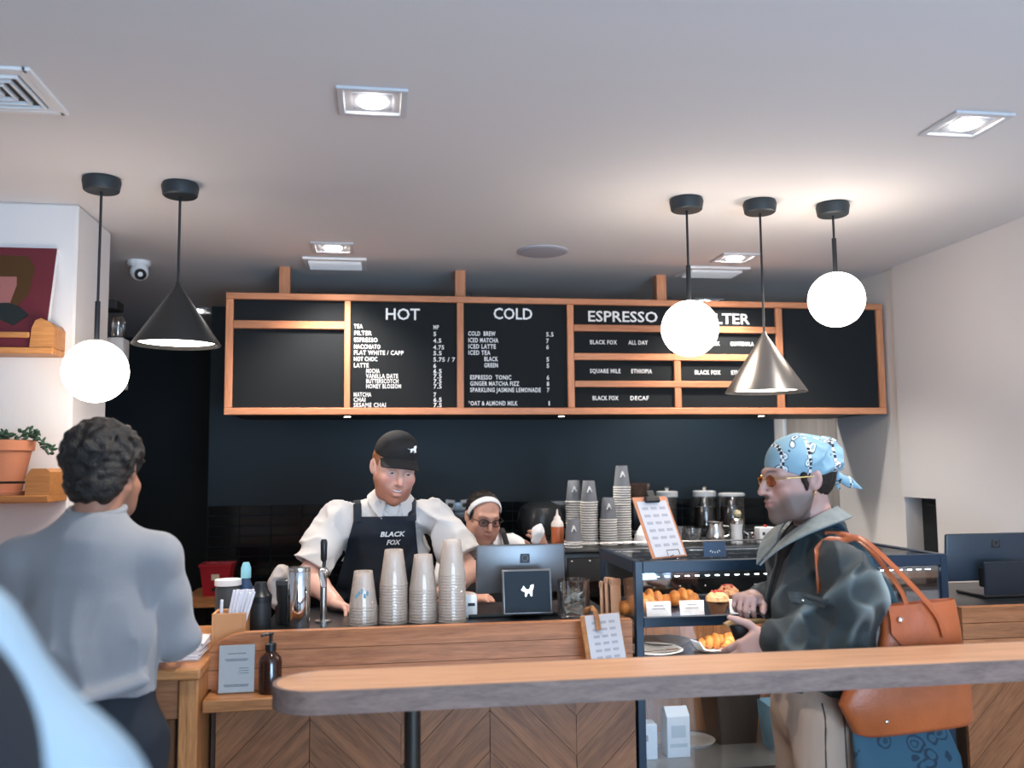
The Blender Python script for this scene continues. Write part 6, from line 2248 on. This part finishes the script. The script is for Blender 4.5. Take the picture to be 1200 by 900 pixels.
MB().sphere(T4(.081, .014, -.040), .0042, 10, 8).sphere(T4(.081, .012, -.050), .003, 10, 8).build('earring', M_GOLD, c4, P4)
# jacket
M_DENIM = M_DPLAIN = mat('dark_teal_denim', (0.028, 0.045, 0.052), 0.52, spec=.5, var=.35, vscale=16, bump=.3, bscale=420, sheen=.15)
M_DENIML = mat('pale_collar_denim', (0.20, 0.225, 0.225), 0.75, var=.2, vscale=30, bump=.25, bscale=420)
F = Field((1.02, 2.20, .90), (1.54, 2.90, 1.46), .0048)
F.path([(1.275, 2.57, .93), (1.272, 2.56, 1.16), (1.285, 2.56, 1.30)], [.154, .160, .142], .035, flat=((1, 0, 0), .80))
F.path([(1.272, 2.390, 1.318), (1.290, 2.56, 1.356), (1.28, 2.735, 1.318)], [.060, .068, .060], .035)
F.path([(1.290, 2.558, 1.36), (1.288, 2.556, 1.398)], [.080, .066], .025)
F.path([(1.272, 2.385, 1.315), (1.290, 2.366, 1.21), (1.275, 2.374, 1.105)], [.066, .073, .064], .02)
F.path([(1.272, 2.372, 1.105), (1.19, 2.415, 1.100), (1.105, 2.455, 1.108)], [.068, .060, .046], .02)
F.path([(1.278, 2.742, 1.320), (1.300, 2.760, 1.12)], [.074, .066], .03)
F.path([(1.300, 2.760, 1.12), (1.155, 2.667, 1.182)], [.062, .042], .02)
fj, fj2 = folds(71, 19, .026, (1.0, 1.0, 1.5), 2.0), folds(72, 40, .011, (1, 1, 1.2), 2.0)
F.displace(lambda P: fj(P) * np.where(P[:, 1] < 2.47, 1, .45) + fj2(P) * np.where(P[:, 1] < 2.47, 1, .5))
F.cut((0, 0, .945), (0, 0, -1), .006)
# open front: a narrow gap that shows the dark shirt
F.box((1.13, 2.57, 1.15), (.055, .020, .30), .005, .004, 'sub')
F.cone(T4(0, .034, -.04), (1.275, 2.555, 1.42), .060, .063, .004, 'sub')
F.ell((1.215, 2.556, 1.385), (.062, .058, .085), .01, 'sub')
jF = F
MATS.pop('dark_teal_denim')
M_DENIM = attr_mat('faded_dark_denim', 0.5, spec=.45, bump=.3, bscale=420, sheen=.15)
wn_ = wnoise(75, 30)


def denim_wear(V):
    """indigo rubbed pale along the raised creases of the cloth"""
    r = np.clip((-(fj(V) / .026 + .45 * fj2(V) / .011) - .48) * 1.9, 0, 1) * np.clip(.6 + .4 * wn_(V), 0, 1)
    r = r[:, None] * np.where(V[:, 1:2] < 2.47, 1, .35)
    return A(.010, .020, .024) * (1 - r) + A(.30, .36, .36) * r


jk = F.mesh('jacket', M_DENIM, c4, P4, denim_wear)


def lapel(u, v):
    """stand-and-fall collar running from the nape down to the near lapel point"""
    a = radians(-175 + 350 * u)          # 0 = back (+x)
    front = abs(a) / pi
    side = sin(pi * front)
    r = .068 + .032 * v + .004 * front + .016 * side * v
    x = 1.280 + r * cos(a) - .050 * front ** 3 - .030 * v * front ** 2
    y = 2.556 - r * sin(a) * (1 + .12 * front * v)
    z = 1.468 - .112 * front ** 2.2 + .010 * side - (.030 + .034 * front) * v * (1 - .35 * side)
    return A(x, y, z)


MB().sheet(lapel, 44, 6, .005).build('collar', M_DENIML, jk, P4, smooth=60)
F = Field((1.10, 2.44, .92), (1.36, 2.68, 1.42), .006)
F.path([(1.275, 2.565, .95), (1.262, 2.56, 1.16), (1.275, 2.56, 1.31)], [.13, .137, .122], .04, flat=((1, 0, 0), .80))
F.mesh('tee_shirt', mat('black_tee', (0.012, 0.012, 0.014), 0.9), c4, P4)


def jacket_patch(name, poly, m, par, lift=.004):
    """a stitched piece that follows the near side of the jacket (x, z outline)"""
    xs, zs = [p[0] for p in poly], [p[1] for p in poly]
    def fn(u, v):
        x = min(xs) + (max(xs) - min(xs)) * u
        z = min(zs) + (max(zs) - min(zs)) * v
        y = surf_y(jF, x, z)
        return A(x, (y if y else 2.45) - lift, z)
    return MB().sheet(fn, 10, 8, -.003).build(name, m, par, P4, smooth=60)


jacket_patch('pocket_flap', [(1.158, 1.205), (1.202, 1.232)], M_DPLAIN, jk)
MB().sphere((1.180, (surf_y(jF, 1.180, 1.213) or 2.45) - .006, 1.213), (.006, .004, .006), 12, 8).build('button', M_CHROME, jk, P4)
# trousers and shoes
M_BEIGE = mat('beige_twill', (0.36, 0.26, 0.20), 0.85, var=.10, vscale=5, bump=.2, bscale=500, stretch=(6, 6, .6))
F = Field((1.10, 2.36, 0.0), (1.50, 2.78, .99), .0055)
F.path([(1.278, 2.57, .96), (1.278, 2.57, .88)], [.136, .142], .03, flat=((1, 0, 0), .86))
F.path([(1.262, 2.485, .88), (1.255, 2.475, .50), (1.285, 2.475, .06)], [.100, .082, .078], .03)
F.path([(1.285, 2.655, .88), (1.285, 2.665, .50), (1.31, 2.665, .06)], [.100, .082, .078], .03)
F.displace(folds(73, 17, .011, (1, 1, .45), 1.6))
F.cut((0, 0, .03), (0, 0, -1))
tr_ = F.mesh('trousers', M_BEIGE, c4, P4)
tF = F
for x0, x1 in ((1.215, 1.205), (1.300, 1.335), (1.262, 1.268)):
    pts = []
    for t in np.linspace(0, 1, 14):
        z = .935 - .42 * t
        x = x0 + (x1 - x0) * t
        y = surf_y(tF, x, z)
        if y:
            pts.append((x, y - .0004, z))
    if len(pts) > 3:
        MB().tube(pts, .0024, seg=6).build('seam', mat('dark_seam', (0.05, 0.035, 0.03), 0.9), tr_, P4)
for y in (2.475, 2.665):
    F = Field((1.05, y - .09, -.01), (1.42, y + .09, .14), .006)
    F.path([(1.31, y, .045), (1.15, y, .034)], [.044, .036], .02)
    F.cut((0, 0, .003), (0, 0, -1))
    F.mesh('shoe', mat('brown_shoe', (0.08, 0.04, 0.025), 0.5), c4, P4)


def loft(levels, n=36, p=3.2, name='shell', m=None, par=None, off=None):
    """superellipse rings: (xc, yc, z, half x, half y)"""
    q = MB()
    rings = []
    for xc, yc, z, hx, hy, tilt in levels:
        ring = []
        for k in range(n):
            a = 2 * pi * k / n
            cx, sx_ = cos(a), sin(a)
            x = hx * abs(cx) ** (2 / p) * (1 if cx >= 0 else -1)
            y = hy * abs(sx_) ** (2 / p) * (1 if sx_ >= 0 else -1)
            ring.append(q.bm.verts.new((xc + x, yc + y, z + tilt * x)))
        rings.append(ring)
    for a, b in zip(rings, rings[1:]):
        for i in range(n):
            j = (i + 1) % n
            q.bm.faces.new((a[i], a[j], b[j], b[i]))
    q.bm.faces.new(list(reversed(rings[0])))
    q.bm.faces.new(rings[-1])
    return q.build(name, m, par, off, smooth=50)


# leather tote on his shoulder
PT = (1.42, 2.345, .88)
lt = thing('leather_tote', 'large orange leather tote bag hanging from the jacketed man\'s shoulder', 'bag', PT)
loft([(1.435, 2.325, .878, .150, .024, .06), (1.425, 2.322, .890, .172, .032, .06), (1.405, 2.320, .965, .190, .034, .05), (1.415, 2.320, 1.015, .172, .033, .03), (1.450, 2.320, 1.065, .128, .032, .02), (1.458, 2.320, 1.14, .114, .030, .02),
      (1.456, 2.322, 1.205, .108, .024, .06), (1.456, 2.322, 1.216, .104, .022, .07), (1.456, 2.322, 1.200, .098, .018, .07), (1.45, 2.320, 1.10, .10, .022, .02)], name='shell', m=M_LEATHER, par=lt, off=PT)
def tote_flap(u, v):
    x = 1.352 + .100 * u
    zt_, zb_ = 1.212 + .006 * u, 1.128 - .028 * sin(pi * min(1, u * 1.05)) + .03 * abs(u - .5)
    z = zt_ + (zb_ - zt_) * v
    return A(x, 2.284 + .012 * (1 - v) - .004 * sin(pi * v), z)
fl_ = MB().sheet(tote_flap, 14, 8, -.004).build('pocket_flap', mat('dark_orange_leather', (0.36, 0.09, 0.030), 0.40, var=.2, vscale=8, bump=.12, bscale=140), lt, PT, smooth=60)
MB().sphere((1.378, 2.281, 1.178), (.0085, .005, .0085), 14, 8).build('snap', M_CHROME, fl_, PT)
MB().sphere((1.33, 2.289, .915), (.006, .004, .006), 10, 6).build('rivet', M_CHROME, lt, PT)
# two straps over the near shoulder
def strap(pts, w=.011):
    P = [Vector(p) for p in pts]
    out = []
    for i in range(len(P) - 1):
        p0, p1, p2, p3 = P[max(i - 1, 0)], P[i], P[i + 1], P[min(i + 2, len(P) - 1)]
        for k in range(6):
            t = k / 6
            out.append(.5 * ((2 * p1) + (p2 - p0) * t + (2 * p0 - 5 * p1 + 4 * p2 - p3) * t * t + (3 * p1 - p0 - 3 * p2 + p3) * t ** 3))
    out.append(P[-1])
    return MB().tube(out, .01, seg=8, flat=(w, .003), up=(.3, -1, .5)).build('strap', MATS['dark_orange_leather'], lt, PT)
def shoulder_top(x, y):
    i = int(round((x - jF.lo[0]) / jF.vox))
    j = int(round((y - jF.lo[1]) / jF.vox))
    k = np.nonzero(jF.D[i, j, :] < 0)[0]
    return jF.lo[2] + jF.vox * k[-1] if len(k) else -1.0
def lay(pts):
    return [(x, y, max(z, shoulder_top(x, y) + .004)) for x, y, z in pts]
strap([(1.505, 2.284, 1.130), (1.490, 2.286, 1.180), (1.445, 2.300, 1.245)] + lay([(1.380, 2.350, 1.335), (1.335, 2.390, 1.385), (1.295, 2.418, 1.3), (1.255, 2.424, 1.3), (1.225, 2.426, 1.3)])
      + [(1.216, 2.412, 1.335), (1.212, 2.402, 1.29), (1.212, 2.398, 1.238)], .0095)
strap([(1.412, 2.300, 1.195), (1.402, 2.318, 1.255)] + lay([(1.360, 2.385, 1.352), (1.325, 2.430, 1.39), (1.295, 2.452, 1.3), (1.262, 2.455, 1.3)]), .0085)
# printed cloth bag under it
PC = (1.42, 2.345, .50)
M_PRINT = bpy.data.materials.new('blue_floral_cloth')
M_PRINT.use_nodes = True
N_, L_ = M_PRINT.node_tree.nodes, M_PRINT.node_tree.links
pb = N_['Principled BSDF']
pb.inputs['Roughness'].default_value = .85
tc = N_.new('ShaderNodeTexCoord')
q1, q2 = chain(17, .30, .40), chain(17, .10, .17)
c_ = mixc((.024, .075, .115, 1), (.009, .026, .045, 1), q1.outputs[0])
c_ = mixc(c_, (.012, .034, .056, 1), q2.outputs[0])
L_.new(c_, pb.inputs['Base Color'])
cb = thing('cloth_bag', 'blue printed cloth bag hanging below the leather tote', 'bag', PC)
loft([(1.435, 2.345, .50, .150, .018, 0), (1.435, 2.345, .515, .163, .028, 0), (1.428, 2.345, .66, .160, .033, 0), (1.418, 2.346, .80, .152, .028, 0), (1.412, 2.366, .872, .140, .010, 0), (1.412, 2.369, .91, .132, .006, 0), (1.412, 2.369, .914, .128, .004, 0)], name='sack', m=M_PRINT, par=cb, off=PC)
for dx in (0, .10):
    MB().tube([(1.40 + dx * .6, 2.369, .905), (1.42 + dx * .5, 2.372, 1.02), (1.425 + dx * .3, 2.375, 1.12), (1.410, 2.385, 1.25)] + lay([(1.36, 2.42, 1.345), (1.315, 2.47, 1.385), (1.29, 2.48, 1.3)]), .01, seg=8, flat=(.010, .002), up=(.3, -1, .4)).build('strap', M_PRINT, cb, PC)
# pouch held between the hands
PP = (1.035, 2.535, 1.05)
po = thing('frame_pouch', 'small black pouch with a tan wooden frame held in the clasped hands', 'pouch', PP)
loft([(1.055, 2.545, 1.060, .016, .012, 0), (1.052, 2.545, 1.075, .026, .020, 0), (1.046, 2.545, 1.128, .040, .026, 0), (1.044, 2.545, 1.134, .040, .024, 0)], n=24, name='pouch', m=M_BLACK, par=po, off=PP)
MB().tube([(.985, 2.53, 1.136), (1.000, 2.532, 1.142), (1.05, 2.540, 1.143), (1.10, 2.548, 1.142), (1.135, 2.56, 1.134)], .01, seg=10, flat=(.0095, .0065), up=(0, 0, 1)).build('frame', mat('tan_wood', (0.40, 0.24, 0.10), 0.5), po, PP)

# ---- the person close to the camera at the left edge ------------------------------------------------
P5 = (-.52, .76, 0.0)
p5 = thing('person', 'blurred person at the left edge in a light blue shirt and dark vest, close by', 'person', P5)
HC, HR, HS = A(-.54, .80, 1.70), rot3(150, 4, 0), 1.0
F = Field((-.95, .48, .90), (-.02, 1.10, 1.86), .0075)
T5 = add_head(F, HC, HR, HS)
F.path([T5(0, .030, -.055), (-.535, .78, 1.58), (-.53, .78, 1.46)], [.056, .055, .055], .02)
F.path([(-.52, .78, .95), (-.52, .78, 1.2), (-.525, .78, 1.44)], [.13, .13, .12], .04, flat=((0, 1, 0), .7))
F.path([(-.69, .78, 1.44), (-.53, .78, 1.46), (-.355, .78, 1.435)], [.035, .045, .035], .03)
add_arm(F, (-.355, .78, 1.435), (-.158, .75, 1.212), (-.24, .62, 1.02), sleeve=.8)
add_hand(F, (-.24, .62, 1.02), (-.6, -.2, -.6), (.5, -.6, .3), (.4, .5, .4), s=.95)
add_arm(F, (-.69, .78, 1.44), (-.80, .80, 1.20), (-.78, .95, 1.02))
add_hand(F, (-.78, .95, 1.02), (.2, .5, -.7), (-.8, .2, .1), (.4, .5, .4), s=.95)
F.mesh('body', M_SKIN, p5, P5, head_tint(HC, HR, HS, (0.55, 0.32, 0.24), brow=(.1, .06, .03)))
eyes(HC, HR, HS, p5, P5)
F = Field(HC - .16, HC + .17, .007)
F.ell(T5(0, .026, .036), A(.086, .102, .088), 0, R=HR)
F.cut(T5(0, -.045, .02), HR @ A(0, -1, -.4), .01).cut(T5(0, 0, -.06), HR @ A(0, 0, -1), .01)
F.mesh('hair', mat('brown_hair', (0.06, 0.03, 0.015), 0.5, bump=.5, bscale=200), p5, P5)
M_LB = mat('light_blue_cotton', (0.20, 0.285, 0.365), 0.85, bump=.12, bscale=400)
F = Field((-.92, .52, 1.05), (-.04, 1.06, 1.64), .0075)
F.path([(-.52, .78, 1.30), (-.525, .78, 1.45)], [.15, .14], .04, flat=((0, 1, 0), .74))
F.path([(-.70, .78, 1.460), (-.53, .78, 1.490), (-.345, .78, 1.452)], [.062, .072, .062], .05)
F.path([(-.345, .78, 1.452), (-.252, .765, 1.335), (-.152, .75, 1.208)], [.064, .070, .066], .03)
F.path([(-.150, .75, 1.213), (-.215, .655, 1.075)], [.064, .05], .02)
F.path([(-.70, .78, 1.475), (-.80, .80, 1.20), (-.785, .92, 1.07)], [.068, .066, .05], .03)
F.displace(folds(81, 16, .008))
F.cone(T5(0, .03, -.04), (-.535, .78, 1.60), .06, .064, .004, 'sub')
F.mesh('shirt', M_LB, p5, P5)
F = Field((-.78, .54, .90), (-.22, 1.02, 1.60), .0075)
F.path([(-.515, .765, .93), (-.505, .755, 1.2), (-.515, .765, 1.42)], [.195, .195, .165], .05, flat=((0, 1, 0), .70))
F.path([(-.36, .73, 1.44), (-.315, .70, 1.32), (-.30, .70, 1.0)], [.090, .108, .110], .04)
F.cut((-.243, .66, 1.42), (1, 0, .27), .02).cut((-.30, .7, 1.487), (.55, 0, 1), .03)
F.mesh('vest', mat('dark_navy_fleece', (0.003, 0.006, 0.012), 0.95), p5, P5)
F = Field((-.74, .55, 0.0), (-.30, 1.0, 1.0), .010)
for sx in (-1, 1):
    F.path([(-.52 + sx * .075, .78, .94), (-.52 + sx * .09, .77, .5), (-.52 + sx * .09, .79, .0)], [.10, .074, .062], .03)
F.cut((0, 0, .004), (0, 0, -1))
F.mesh('trousers', MATS['dark_denim'], p5, P5)
